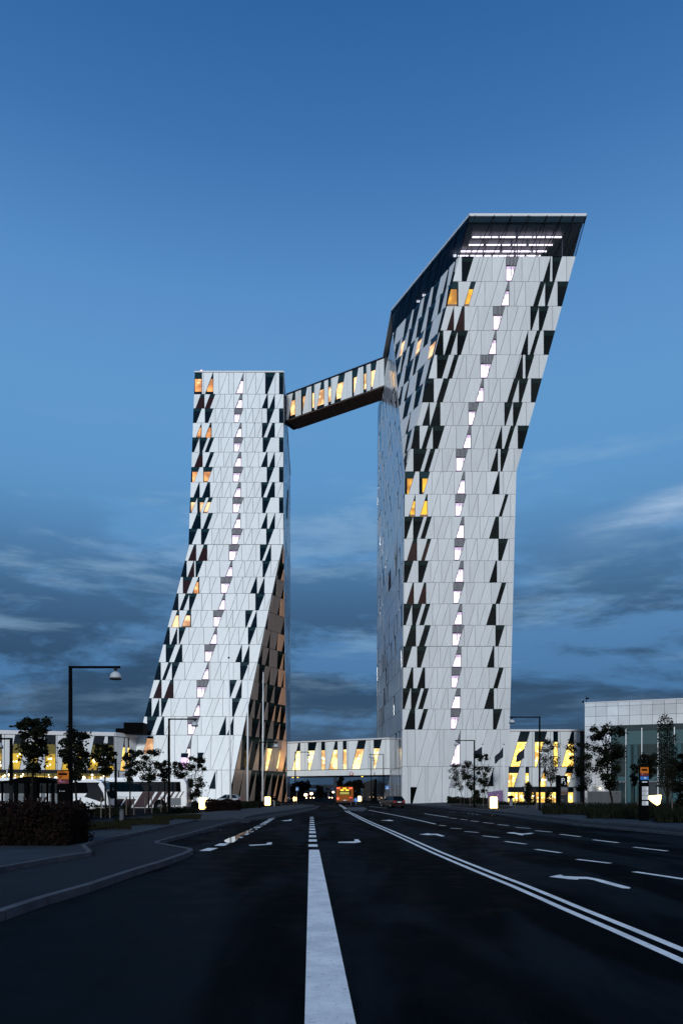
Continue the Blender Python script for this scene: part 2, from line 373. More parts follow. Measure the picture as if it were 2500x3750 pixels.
class Building:
    """collects facade pieces; at most 300 of one part are objects of their own, the smallest of the rest are joined"""
    def __init__(s, name, label, cat, loc, group=None):
        s.root = empty(name, loc); tag(s.root, label, cat, group); s.loc = Vector(loc); s.items = {}
    def add(s, name, poly3, n0, n1, mats, key, subs=()):
        mb = MB(); mb.prism(poly3, n0, n1)
        s.items.setdefault(name, []).append((key, mb, mats, subs))
    def part(s, name, mb, mats, **kw): return mb.build(name, mats, s.root, rel=s.loc, **kw)
    def finish(s, limit=300):
        for name, L in s.items.items():
            L.sort(key=lambda t: -t[0])
            for key, mb, mats, subs in L[:limit]:
                o = mb.build(name, mats, s.root, rel=s.loc)
                for sn, smb, sm, sk in subs:
                    so = smb.build(sn, sm, o, rel=s.loc)
                    if sk: so['kind'] = sk
            rest = L[limit:]
            if rest:
                allm = []; J = MB()
                for key, mb, mats, subs in rest:
                    for sn, smb, sm, sk in [(None, mb, mats, None)] + list(subs):
                        if sm not in allm: allm.append(sm)
                        o = len(J.v); J.v += smb.v; J.f += [tuple(i+o for i in f) for f in smb.f]; J.m += [allm.index(sm)]*len(smb.f)
                o = J.build(name, allm, s.root, rel=s.loc); o['kind'] = 'stuff'

def cell(B, quad, typ, gap, mapper, nrm, panelmat='panel', outline=None, lit='lit_orange', dark=False, panel_t=0.14, flip=False):
    """quad: (bl, br, tr, tl) in 2-D facade coordinates; typ P panel, W window, R dim room, L lit, Y lit hall, G loggia"""
    poly = clean(list(quad))
    if not poly: return
    if outline: poly = clip_poly(ccw(poly), outline)
    if not poly: return
    full = poly; p = inset(poly, gap)
    if not p: return
    a = abs(area2(p))
    if a < gap*gap*14: return
    n = Vector(nrm)
    to3 = lambda q: [mapper(x, y) for x, y in q]
    bl, br, tr, tl = quad
    def band(f0, f1, base=None, x0=None, x1=None):     # slice between heights f0..f1 (0 bottom, 1 top)
        yb = (bl[1]+br[1])/2; yt = (tl[1]+tr[1])/2
        ya, yc = yb+(yt-yb)*f0, yb+(yt-yb)*f1
        lo, hi = min(ya, yc), max(ya, yc)
        xs = [q[0] for q in quad]; X0, X1 = min(xs)-5, max(xs)+5
        if x0 is not None: X0 = x0
        if x1 is not None: X1 = x1
        return inset(clip_poly(ccw(base or p), [(X0,lo),(X1,lo),(X1,hi),(X0,hi)]), 0.0)
    if typ == 'P':
        B.add('facade_panel', to3(p), n*0.0, n*panel_t, panelmat, a)
    elif typ in 'WR':
        subs = []
        tb = band(0.80, 1.0)
        if tb and abs(area2(tb)) > gap*gap*10:
            m = MB(); m.prism(to3(tb), n*0.03, n*0.06); subs.append(('transom', m, 'transom_dark' if dark else 'transom', None))
        B.add('window', to3(full), n*0.0, n*0.03, ('glass_side' if dark == 2 else 'glass_black' if dark else 'glass') if typ == 'W' else 'glass_dim', a, subs)
    elif typ in 'LYZ':
        subs = []
        lo, hi = (0.0, 0.70) if typ != 'Z' else (0.12, 0.70)
        xs_ = [q[0] for q in p]; wx = max(xs_)-min(xs_)
        lb = band(lo, hi, x0=min(xs_)+wx*random.uniform(0.0,0.30), x1=max(xs_)-wx*random.uniform(0.0,0.12)) if typ in 'LZ' else band(lo, hi)
        if lb:
            m = MB(); m.prism(to3(inset(lb, gap*0.6) or lb), n*0.03, n*0.05); subs.append(('lit_pane', m, lit, None))
            # a dark sill of furniture inside
            fb = band(0.0, 0.10, base=lb)
            if fb and typ == 'L' and random.random() < 0.6:
                m = MB(); m.prism(to3(inset(fb, gap*0.8) or fb), n*0.05, n*0.07); subs.append(('furniture', m, 'soffit', None))
        if lit == 'lit_green' and lb:
            ob_ = band(0.46, 0.74)
            if ob_: m = MB(); m.prism(to3(inset(ob_, gap*0.6) or ob_), n*0.055, n*0.07); subs.append(('back_wall', m, 'lit_olive_dark', None))
        if typ == 'Y' and lb and a > gap*gap*200:
            m = MB()
            for k in range(random.randint(1, 4)):
                ws = [random.random() for _ in lb]; sw = sum(ws); cx_ = sum(w*q[0] for w, q in zip(ws, lb))/sw; cy_ = sum(w*q[1] for w, q in zip(ws, lb))/sw; rr = random.uniform(0.12, 0.26)
                m.prism(to3([(cx_+rr*math.cos(t*1.0472), cy_+rr*math.sin(t*1.0472)) for t in range(6)]), n*0.075, n*0.09)
            subs.append(('pendant_lamp', m, 'pendant', None))
        tb = band(hi+0.02, 1.0)
        if tb:
            m = MB(); m.prism(to3(tb), n*0.03, n*0.06); subs.append(('transom', m, 'transom' if typ != 'Y' else 'glass', None))
        B.add('window', to3(full), n*0.0, n*0.03, 'glass', a, subs)
    elif typ == 'G':
        subs = []
        lb = inset(band(0.03, 0.62), gap*1.7)
        if lb:
            m = MB(); m.prism(to3(lb), n*0.03, n*0.05); subs.append(('light_panel', m, 'loggia_wall', None))
            xs_ = [q[0] for q in lb]; wx = max(xs_)-min(xs_)
            core = inset(band(0.05, random.choice((0.50, 0.56, 0.60))), gap*2.6)
            if core: m = MB(); m.prism(to3(core), n*0.05, n*0.06); subs.append(('lamp_core', m, 'loggia', None))
        # upright fins: the full height above, thinner in front of the light
        m = MB(); xs = [q[0] for q in p]; x0, x1 = min(xs), max(xs); k = 0
        step = (x1-x0)/9.0
        for i in range(9):
            xa = x0 + step*(i+0.3)
            f = band(0.66, 1.0, x0=xa, x1=xa+step*0.5)
            if f: m.prism(to3(f), n*0.03, n*0.11)
            if i in (3, 5):
                f = band(random.uniform(0.2,0.35), 0.66, x0=xa, x1=xa+step*0.55)
                if f: m.prism(to3(f), n*0.06, n*0.10)
        if m.v: subs.append(('fin', m, 'fin', 'stuff'))
        B.add('loggia', to3(full), n*0.0, n*0.03, 'darkgrey', a, subs)

def parse_row(txt, xmin, xmax, slant):
    """-> list of (type, xb0, xt0, xb1, xt1)"""
    tk = txt.split(); out = []; cur = tk[0]; b0 = (xmin, xmin)
    for i in range(1, len(tk), 2):
        s = tk[i]; x = float(s[1:]); b1 = (x, x) if s[0] == 'v' else (x, x+slant)
        b1 = (max(b1[0], b0[0]), max(b1[1], b0[1]))
        out.append((cur, b0[0], b0[1], b1[0], b1[1])); b0 = b1; cur = tk[i+1] if i+1 < len(tk) else 'P'
    out.append((cur, b0[0], b0[1], xmax, xmax))
    return out

def px_row(B, txt, ytop, ybot, origin, scale, k, xmin, xmax, mapper, nrm, outline, gap, **kw):
    h = ybot-ytop
    for typ, b0, t0, b1, t1 in parse_row(txt, xmin, xmax, k*h):
        q = [(origin[0]+x/scale, origin[1]+y/scale) for x, y in ((b0,ybot),(b1,ybot),(t1,ytop),(t0,ytop))]
        cell(B, q, typ, gap, mapper, nrm, outline=outline, **kw)

def front_mapper(a, b):
    def f(px, py):
        t = (HY-py)/F; D = (a + CH*b)/(1-b*t); return P3(px, py, D)
    return f
def vplane(A, Bp):
    """vertical plane through two plan points: (px, z) -> 3-D"""
    dX, dY = Bp[0]-A[0], Bp[1]-A[1]
    def f(px, z):
        c = (px-CX)/F; t = (c*A[1]-A[0])/(dX-c*dY); return Vector((A[0]+dX*t, A[1]+dY*t, z))
    return f
def plan(px, D): return ((px-CX)*D/F, D)
def z_row(B, txt, z0, z1, ox, scale, slant, xmin, xmax, mapper, nrm, gap, **kw):
    """gap is metres; cells are handled in (metres along, z) through the mapper"""
    for typ, b0, t0, b1, t1 in parse_row(txt, xmin, xmax, slant):
        w = lambda x, z: mapper(ox+x/scale, z)
        o = mapper(ox+xmin/scale, 0); e = mapper(ox+xmax/scale, 0); u = (e-o).normalized()
        q = [((w(x, z)-o).dot(u), z) for x, z in ((b0,z0),(b1,z0),(t1,z1),(t0,z1))]
        cell(B, q, typ, gap, lambda a, z: Vector((o.x+u.x*a, o.y+u.y*a, z)), nrm, **kw)
# ================================================================ ground and roads
def sheet(name, pxs, z, m, label=None, z_thick=0.0, world_pts=None):
    pts = world_pts if world_pts else [G(x, y, z) for x, y in pxs]
    mb = MB()
    if z_thick: mb.prism([(p[0], p[1], z) for p in pts], (0,0,-z_thick), (0,0,0))
    else: mb.add([(p[0], p[1], z) for p in pts], [tuple(range(len(pts)))])
    me = mb
    o = me.build(name, m, recalc=False)
    bm = bmesh.new(); bm.from_mesh(o.data); bmesh.ops.triangulate(bm, faces=bm.faces); bmesh.ops.recalc_face_normals(bm, faces=bm.faces)
    if not z_thick:
        for f in bm.faces:
            if f.normal.z < 0: f.normal_flip()
    bm.to_mesh(o.data); bm.free()
    o['kind'] = 'structure'
    if label: o['label'] = label
    return o
sheet('ground', None, -0.02, 'earth', 'dark open ground reaching the horizon', world_pts=[(-3000,-40,0),(3000,-40,0),(3000,4000,0),(-3000,4000,0)])
sheet('road', None, 0.0, 'asphalt', 'dark wide asphalt road leading under the low bridge', world_pts=[(-60,-30,0),(70,-30,0),(70,120,0),(40,150,0),(14,150,0),(10,190,0),(12,420,0),(-16,420,0),(-16,176,0),(-30,150,0),(-110,150,0),(-110,40,0)])
KA = [(-700,3560),(0,3334),(159,3283),(319,3239),(478,3187),(600,3151),(680,3123),(698,3113),(690,3107),(640,3098),(572,3086),(575,3081),(590,3077),(640,3064),(694,3051),(797,3022),(860,3006),(1000,2990),(1080,2977),(1150,2963),(1168,2952)]
KB = [(-700,3330),(0,3175),(200,3140),(320,3122),(327,3118),(318,3107),(303,3095),(330,3085),(400,3068),(510,3047),(620,3022),(717,3001),(800,2997),(890,2993),(930,2984),(1000,2974),(1080,2963),(1140,2953),(1150,2949)]
def closed_left(K, z):
    pts = [G(x, y, z) for x, y in K]; far = pts[-1]; near = pts[0]
    return pts + [G(x, y, z) for x, y in [(1100,2946),(930,2960),(745,2976),(600,2988),(400,3005),(250,3018),(0,3040),(-700,3090)]]
sheet('cycle_path', None, 0.12, 'cycle', 'raised cycle path and bus platform along the left kerb', z_thick=0.12, world_pts=closed_left(KA, 0.12))
sheet('pavement', None, 0.22, 'paving', 'left pavement behind the inner kerb', z_thick=0.095, world_pts=closed_left(KB, 0.22))
def ribbon(name, pts, w, z0, z1, m, label, closed=False, stones=0.0, side=-0.5):
    """a kerb run as separate stones when stones>0"""
    mb = MB(); pts = [Vector((p[0], p[1], 0)) for p in pts]
    segs = []
    for a, b in zip(pts[:-1], pts[1:]):
        L = (b-a).length; n = max(1, int(L/stones)) if stones and a.y < 60 else 1
        for i in range(n): segs.append((a+(b-a)*(i/n), a+(b-a)*((i+1)/n)))
    for a, b in segs:
        d = (b-a); L = d.length
        if L < 0.02: continue
        d.normalize(); nrm = Vector((-d.y, d.x, 0)); g = 0.012 if stones else 0
        a2, b2 = a+d*g, b-d*g
        o0, o1 = nrm*(w*(side)), nrm*(w*(side+1))
        mb.prism([a2+o0+Vector((0,0,z0)), b2+o0+Vector((0,0,z0)), b2+o1+Vector((0,0,z0)), a2+o1+Vector((0,0,z0))], (0,0,0), (0,0,z1-z0))
    return struct(mb, name, m, label)
ribbon('kerb', [G(x,y,0.13) for x,y in KA], 0.14, -0.01, 0.131, 'kerb', 'stone kerb along the road on the left', stones=1.0)
ribbon('kerb', [G(x,y,0.23) for x,y in KB], 0.12, 0.1, 0.231, 'kerb', 'inner stone kerb between cycle path and left pavement', stones=1.0)
sheet('grass_strip', [(-700,3150),(150,3062),(262,3046),(420,3030),(560,3012),(700,2990),(742,2984),(700,2978),(500,2992),(300,3012),(100,3035),(-700,3120)], 0.26, 'grass', 'dark grass strip under the young trees by the coaches', z_thick=0.25)

# right side
KR = [(3300,3125),(2900,3087),(2500,3052),(2100,3016),(1919,2994),(1823,2981),(1737,2971),(1660,2962),(1600,2955),(1520,2949),(1478,2946)]
KR2 = [(3300,3092),(2900,3061),(2500,3033),(2100,3001),(1950,2985),(1800,2969),(1700,2961),(1600,2950.5),(1500,2946),(1478,2945)]
def closed_right(K, z):
    pts = [G(x, y, z) for x, y in K]
    return pts + [Vector((20, 148.0, z)), Vector((110, 148.0, z)), Vector((110, pts[0].y, z))]
sheet('cycle_path', None, 0.10, 'cycle', 'raised cycle path along the right side of the road', z_thick=0.10, world_pts=closed_right(KR, 0.10))
sheet('pavement', None, 0.20, 'paving', 'right pavement in front of the hotel', z_thick=0.095, world_pts=closed_right(KR2, 0.20))
ribbon('kerb', [G(x,y,0.11) for x,y in KR], 0.14, -0.01, 0.111, 'kerb', 'stone kerb along the right side of the road', stones=1.0)
ribbon('kerb', [G(x,y,0.21) for x,y in KR2], 0.12, 0.08, 0.211, 'kerb', 'inner stone kerb between right cycle path and pavement', stones=1.0)
sheet('planting_bed', [(3300,3050),(2900,3030),(2500,3012),(2150,2986),(1985,2973),(1975,2962),(2050,2951),(2500,2955),(3300,2965)], 0.24, 'earth', 'dark planting bed with shrubs on the right', z_thick=0.03)
sheet('planting_bed', [(1650,2953),(1730,2959),(1790,2963),(1850,2962),(1880,2956),(1800,2949.5),(1700,2947.5),(1648,2947)], 0.23, 'earth', 'small planting bed in front of the right tower', z_thick=0.02)
sheet('traffic_island', [(1268,2958),(1275,2966),(1330,2968),(1345,2963),(1330,2957)], 0.12, 'kerb', 'small kerbed traffic island under the bridge', z_thick=0.12)

# ---- painted markings, one sheet 4 mm above the asphalt
c8 = lambda x, y: (1250+x/1.2544, 2900+y/1.2544)
c7 = lambda x, y: (x/1.2544, 2900+y/1.2544)
ZP = 0.005
mk = MB()
def mpoly(pxs): 
    pts = [G(x, y, ZP) for x, y in pxs]; mk.add(pts, [tuple(range(len(pts)))])
def mline(pxs, w, off=0.0, cut=()):
    pts = [G(x, y, ZP) for x, y in pxs]
    for i, (a, b) in enumerate(zip(pts[:-1], pts[1:])):
        d = (b-a).normalized(); n = Vector((-d.y, d.x, 0))
        mk.add([a+n*(off-w/2), b+n*(off-w/2), b+n*(off+w/2), a+n*(off+w/2)], [(0,1,2,3)])
def mdash(pxs, w, length, gap, first=0.0):
    pts = [G(x, y, ZP) for x, y in pxs]; pos = -first
    for a, b in zip(pts[:-1], pts[1:]):
        L = (b-a).length; d = (b-a).normalized(); n = Vector((-d.y, d.x, 0))
        s = pos
        while s < L:
            s0, s1 = max(s, 0), min(s+length, L)
            if s1-s0 > 0.05: mk.add([a+d*s0+n*(-w/2), a+d*s1+n*(-w/2), a+d*s1+n*(w/2), a+d*s0+n*(w/2)], [(0,1,2,3)])
            s += length+gap
        pos = s-L
# wide solid stripe and its dashes
mpoly([(1131,3113),(1168,3113),(1303,3750),(1371,4070),(1106,4070),(1115,3750)])
ys = [(3093,3102),(3075,3083),(3059.5,3067),(3045,3052.5),(3034.5,3041),(3026.5,3031),(3019,3022.6),(3011.5,3015),(3005,3008),(2998.6,3001),(2993,2995)]
for a, b in ys:
    xl = lambda y: 1134.6-(y-2995)*0.053; xr = lambda y: 1147.8+(y-2995)*0.142
    mpoly([(xl(b),b),(xr(b),b),(xr(a),a),(xl(a),a)])
dbl = [c8(*p) for p in [(22,88),(36,96),(54,104),(80,118),(108,132),(160,155),(228,184),(325,228),(430,276),(530,318),(640,363),(730,399),(812,431),(930,481),(1050,533),(1300,637),(1568,752),(2100,985)]]
mline(dbl, 0.115, 0.13); mline(dbl, 0.115, -0.13)
mline([(1243,2948),(1255,2955),(1266,2964)], 0.12, 0.12); mline([(1243,2948),(1255,2955),(1266,2964)], 0.12, -0.12)
mline([c8(125,85),c8(280,115),c8(432,149)], 0.14)
mline([(1554.5,2981),(1641,2994)], 0.14)
mline([(1364,2992-10),(1364.5,2982.5)], 0.05)
for a, b in [((447,154),(477,157)),((500,168),(550,171)),((567,183),(628,188)),((650,203),(722,211)),((753,229),(846,241)),((892,265),(1006,281)),((1082,311),(1234,329)),((1345,368),(1580,403))]:
    mline([c8(*a), c8(*b)], 0.16)
for a, b in [((497,121),(530,124)),((545,127),(578,130)),((593,134),(630,138)),((650,142),(697,146)),((717,151),(768,156)),((800,164),(868,169)),((890,179),(965,186)),((1005,196),(1097,207)),((1155,221),(1270,235)),((1342,255),(1496,273))]:
    mline([c8(*a), c8(*b)], 0.15)
mpoly([c8(*p) for p in [(953,391),(1006,381),(1020,388),(1080,391),(1130,392),(1180,401),(1328,441),(1322,446),(1290,444),(1188,416),(1160,407),(1125,401),(1085,401),(1088,405),(1040,402),(1020,399)]])
mpoly([c8(*p) for p in [(357,197),(398,191),(408,194),(440,194),(475,204),(460,206),(432,199),(408,199),(400,200)]])
mpoly([c8(*p) for p in [(757,188),(790,187),(812,191),(835,193),(862,190),(885,191),(862,195),(838,197),(832,201),(812,198),(800,194),(768,191)]])
mpoly([c8(*p) for p in [(178,132),(210,131),(218,129),(240,133),(232,135),(212,134)]])
mpoly([c8(*p) for p in [(-15,231),(50,229),(62,228),(58,220),(76,219),(90,232),(60,236),(-15,235)]])
mpoly([c7(*p) for p in [(1141,245),(1205,242),(1222,241),(1228,234),(1250,233),(1246,243),(1215,245),(1150,249)]])
mpoly([c7(*p) for p in [(1290,133),(1325,131),(1330,128),(1340,128),(1338,133),(1310,135)]])
mdash([(749,3117),(801,3099),(877,3066),(952.6,3025),(988.5,3003.6),(1012,2985),(1022,2978)], 0.32, 1.15, 1.0)
mdash([(852,3012),(955,3011)], 0.15, 1.0, 0.8)
mdash([(1165,2953),(1250,2952.5)], 0.2, 0.9, 0.9); mdash([(1262,2952),(1330,2952)], 0.2, 0.9, 0.9)
mdash([(1353,2954),(1420,2961)], 0.2, 0.9, 0.9)
mdash([(1640,2975),(1700,2977),(1760,2985)], 0.1, 1.2, 0.8)
mo = mk.build('road_marking', 'paint', recalc=False); bm = bmesh.new(); bm.from_mesh(mo.data)
bmesh.ops.triangulate(bm, faces=bm.faces)
bm.normal_update()
for f in bm.faces:
    if f.normal.z < 0: f.normal_flip()
bm.to_mesh(mo.data); bm.free(); mo['kind'] = 'structure'; mo['label'] = 'white lane lines, dashes and arrows painted on the road'
def puddle(name, pxs, label):
    sheet(name, pxs, 0.009, 'puddle', label)
puddle('puddle', [(820,3079),(836,3071),(858,3064),(876,3054),(905,3043),(940,3032),(936,3041),(905,3052),(885,3062),(868,3074),(856,3085),(838,3088),(826,3086)], 'bright puddle on the left lane dashes')
puddle('puddle', [(1797,2986),(1812,2984),(1815,2986),(1803,2988)], 'small puddle in front of the right light box')
puddle('puddle', [(735,3050),(775,3040),(798,3036),(810,3038),(780,3044),(745,3053)], 'thin puddle beside the left kerb')

# ================================================================ left tower
ZF = 14.9; FH = 4.19
zf = lambda n: ZF + FH*n
L_FBL, L_FBR, L_KR, L_KL = Vector((-47.6,160.35,0)), Vector((-24.65,160.35,0)), Vector((-13.8,175.3,61.0)), Vector((-36.3,175.3,61.0))
L_TL, L_TR = Vector((-37.2,187.0,108.9)), Vector((-14.75,187.0,108.9))
L_F1, L_RB, L_RT = Vector((-13.4,180,0)), Vector((-17.2,247,0)), Vector((-17.2,247,108.9))
L_BB, L_BT = Vector((-60,225,0)), Vector((-44,247,108.9))
left = Building('hotel_tower', 'left white hotel tower splayed towards its base, with bronze panelled side facing the gap', 'tower', (-36,160.35,0))
hull = MB()
hull.add([L_FBL,L_FBR,L_KR,L_KL,L_TL,L_TR,L_F1,L_RB,L_RT,L_BB,L_BT],
    [(0,1,2,3),(3,2,5,4),(1,6,2),(6,7,2),(7,8,2),(8,5,2),(4,5,8,10),(7,9,10,8),(0,3,9),(3,4,10,9)])
left.part('tower_core', hull, 'backing')
lm = front_mapper(160.35, 0.245)
def outl(*pts): return [p for p in pts]
Lout = [ [(713.5,1360),(1037.7,1364),(1037.7,1994.6),(690.2,1994.6)], [(690.2,1994.6),(1037.7,1994.6),(887.3,2693),(835,2941),(447,2941),(511.5,2693)] ]
NY = (0,-1,0)
rows1 = [
 (168,375,'Z v626 P v642 P s655 Z v735 P v790 P s793 P v882 P v930 P s947 G v1020 P v1045 P s1055 P v1140 P s1150 P v1232 W s1250 P v1325 P v1365 W'),
 (378,512,'P s565 R v650 P s655 R s702 P s757 P v845 P s862 P v932 P s945 G v1012 P v1064 P s1090 P v1177 P s1198 W v1256 P s1270 W v1322 P s1340 P'),
 (515,650,'W s573 P v655 W s684 P v755 P s765 P v822 P s840 P v935 G s970 P v1043 P s1055 P v1114 P s1130 P v1198 P v1248 W s1268 P v1365 W'),
 (653,790,'P s570 L v621 P s655 L v718 P s742 P s787 P v832 P s855 P v910 P s942 G v1005 P v1052 P s1078 P v1133 P s1152 P v1200 W s1215 P s1248 W v1322 P s1342 P'),
 (793,930,'W s550 P v604 W s628 P s655 W s690 P v785 P v811 P s835 P v931 G s972 P v1035 P s1050 P v1114 P s1130 P v1208 W s1232 P v1365 W'),
 (933,1073,'P s553 R v632 P s655 W s690 P s742 P v833 P s845 P v916 P s930 G v1002 P v1060 P s1083 P v1168 P s1190 W v1252 P s1268 W v1322 P s1340 P'),
 (1076,1218,'L s550 P v640 L s678 P v740 P s752 P v808 P s825 P v925 G s970 P v1033 P s1045 P v1110 P s1128 P v1247 W s1263 P v1365 W'),
 (1221,1364,'P s545 W v604 P s628 W v704 P s720 P s770 P v820 P s840 P v898 P s925 G v998 P v1052 P s1072 P v1128 P s1140 P v1195 W s1210 P s1245 W v1322 P s1340 P'),
 (1367,1513,'L s525 P v583 L s610 P s638 L s675 P v773 P v797 P s822 P v920 G s970 P v1028 P s1045 P v1114 P s1130 P v1205 W s1228 P v1365 W'),
 (1516,1664,'P s525 W v614 P s635 W s676 P s725 P v820 P s832 P v903 P s922 G v995 P v1050 P s1075 P v1170 P s1190 W v1250 P s1268 W v1322 P s1340 P'),
 (1667,1815,'W s528 P v619 W s643 P v722 P s737 P v793 P s820 P v912 G s962 P v1028 P s1040 P v1105 P s1128 P v1242 W s1258 P v1370 P'),
 (1818,1970,'P s495 R v571 P s588 R v677 P s685 P v771 P s782 P v885 G s932 P v1006 P s1065 P v1145 P v1182 W s1200 P s1228 W v1287 P'),
 (1973,2125,'W v480 P s490 R v552 P v567 W s580 P v660 P s677 P v796 P s850 G v917 P s963 P v1035 P s1042 P v1125 P s1145 P v1207 W s1222 P v1287 P s1300 P'),
 (2128,2284,'P v445 R s480 P s535 L v601 P s607 P v698 P s705 P v806 G s860 P v937 P s955 P v1020 P s1035 P s1087 W v1152 P s1165 W v1222 P')]
rows2 = [
 (65,223,'W v401 P s412 W s448 P v503 W s520 P v625 P s629 P v720 P s778 G v848 P s898 P v961 P s990 P v1074 P v1138 W s1168 P v1222 P s1237 P'),
 (226,385,'P s333 L v408 P s430 L v522 P s530 P v618 P s625 P v735 G s778 P v860 P s865 P v920 P s930 P v1042 W s1052 P s1090 W v1150 P'),
 (388,550,'W v318 P s330 W v387 P v407 W s412 P v503 P s507 P v643 P s698 G v770 P s828 P v885 P s890 P v980 P s985 P v1068 W s1082 P v1153 P s1165 P'),
 (553,720,'P v282 W s310 P s360 W v438 P s440 P v542 P s545 P v652 G s698 P v783 P s800 P v885 P s945 W v1008 P s1018 W v1078 P'),
 (723,890,'W v233 P s245 W s275 P v340 W s350 P v463 P s468 P s622 G v692 P v705 P s742 P v807 P s820 P v927 P v993 W s1015 P v1065 P s1080 P'),
 (893,1065,'P s160 R v240 P s262 R v354 P s360 P s455 P v577 G s632 P v705 P s770 P v825 P v892 W s895 P s945 W v1003 P'),
 (1068,1240,'W v145 P s152 W v217 P v238 W s240 P v332 P s350 P v478 P s538 G v608 P s668 P s728 P v825 P v916 W s930 P s1005 P'),
 (1243,1418,'P v103 W s135 P s185 W v265 P s270 P v370 P s378 P v490 G s540 P v622 P s652 P v725 P s787 W v855 P s865 W v926 P'),
 (1421,1752,'P s170 P v300 P v365 P s408 G v500 P v585 P s595 P v706 P s720 P s808 P v905 P'),
 (1755,2067,'P v170 P s215 P v330 P s380 P v490 P s520 P v620 P s655 P v750 P v815 P')]
def lit_pick(o, i): return ['lit_orange','lit_pale','lit_orange','lit_amber'][i % 4]
for i, (yt, yb, txt) in enumerate(rows1):
    for ol in (Lout[0], Lout[1]):
        if (1300+yt/2.6133 < 1994) == (ol is Lout[0]):
            px_row(left, txt, yt-1.5, yb+1.5 if i < 13 else yb+0.5, (500,1300), 2.6133, 0.375, 380, 1450, lm, NY, ol, 0.6, lit=['lit_orange','lit_pale'][i%3 == 2])
for i, (yt, yb, txt) in enumerate(rows2):
    px_row(left, txt, yt-1.5, yb+1.5, (500,2150), 2.6133, 0.37, -200, 1450, lm, NY, Lout[1], 0.6, lit='lit_pale')
# large windows in the two podium storeys, framed in front of the panels
def extra_window(B, pxs, mapper, lit=None, litf=(0,1), name='window', mt='glass'):
    m = MB(); pts = [mapper(*p) for p in pxs]; m.prism(pts, (0,-0.10,0), (0,-0.17,0)); o = B.part(name, m, mt)
    if lit:
        ys_ = [p[1] for p in pxs]; y0, y1 = min(ys_), max(ys_); a, b = y0+(y1-y0)*litf[0], y0+(y1-y0)*litf[1]
        q = inset(clip_poly(ccw(pxs), [(0,a),(9999,a),(9999,b),(0,b)]), 0.8)
        if q:
            m2 = MB(); m2.prism([mapper(*p) for p in q], (0,-0.17,0), (0,-0.19,0)); m2.build('lit_pane', lit, o, rel=B.loc)
    return o
c2 = lambda x, y: (500+x/2.6133, 2150+y/2.6133)
extra_window(left, [c2(63,1597),c2(163,1597),c2(163,1430),c2(108,1430)], lm, 'lit_pale', (0.12,1.0))
extra_window(left, [c2(583,1752),c2(590,1752),c2(646,1586),c2(587,1586)], lm)
extra_window(left, [c2(692,1932),c2(756,1935),c2(756,1757)], lm)
extra_window(left, [c2(418,1752),c2(470,1752),c2(500,1592),c2(428,1592)], lm, 'loggia_violet', (0.25,1.0), name='loggia')
# roof edge
def edge_strip(B, a, b, h, t, name='roof_edge', m='roofing', up=(0,0,1)):
    mb = MB(); a, b = Vector(a), Vector(b); d = (b-a); n = Vector((d.y,-d.x,0)).normalized()
    mb.prism([a, b, b+Vector(up)*h, a+Vector(up)*h], n*(-0.25), n*t); return B.part(name, mb, m)
edge_strip(left, L_TL+Vector((-0.1,0,0)), L_TR+Vector((0.1,0,0)), 0.38, 0.25)
edge_strip(left, L_TR, L_RT, 0.38, 0.2)
ap = MB(); ap.lathe([(0.12,0),(0.12,0.35),(0.32,0.4),(0.36,0.62),(0.30,0.9),(0.1,1.05)], (L_TL.x+1.5, 188.0, 109.1), 12); left.part('aviation_light', ap, 'aviation')

def lerpz(A, B, z): t = (z-A.z)/(B.z-A.z); return A + (B-A)*t
def ruled(Bd, near, far, z0, z1, cells, side, gap, from_far=False, **kw):
    """near/far: functions z->point. cells: (type, d0_bottom, d0_top, d1_bottom, d1_top) metres from the near edge"""
    def mp(d, z):
        a, b = near(z), far(z); w = (b-a).length
        return a + (b-a).normalized()*d if w > 1e-5 else a
    w0, w1 = (far(z0)-near(z0)).length, (far(z1)-near(z1)).length
    ol = [(0,z0),(max(w0,1e-3),z0),(max(w1,1e-3),z1),(0,z1)]
    zm = (z0+z1)/2; a, b = near(zm), far(zm); hd = (b-a); hd = hd.normalized() if hd.length > 1e-4 else Vector((1,0,0))
    up = (near(z1)-near(z0)).normalized(); n = hd.cross(up).normalized()
    if n.dot(Vector((0,0,CH))-a) < 0: n = -n
    base_mat = kw.get('panelmat', 'panel'); far_mat = kw.pop('far_mat', None)
    for typ, b0, t0, b1, t1 in cells:
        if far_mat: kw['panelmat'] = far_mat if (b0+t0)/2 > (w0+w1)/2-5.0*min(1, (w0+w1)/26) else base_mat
        cell(Bd, [(b0,z0),(b1,z0),(t1,z1),(t0,z1)], typ, gap, mp, n, outline=ol, **kw)
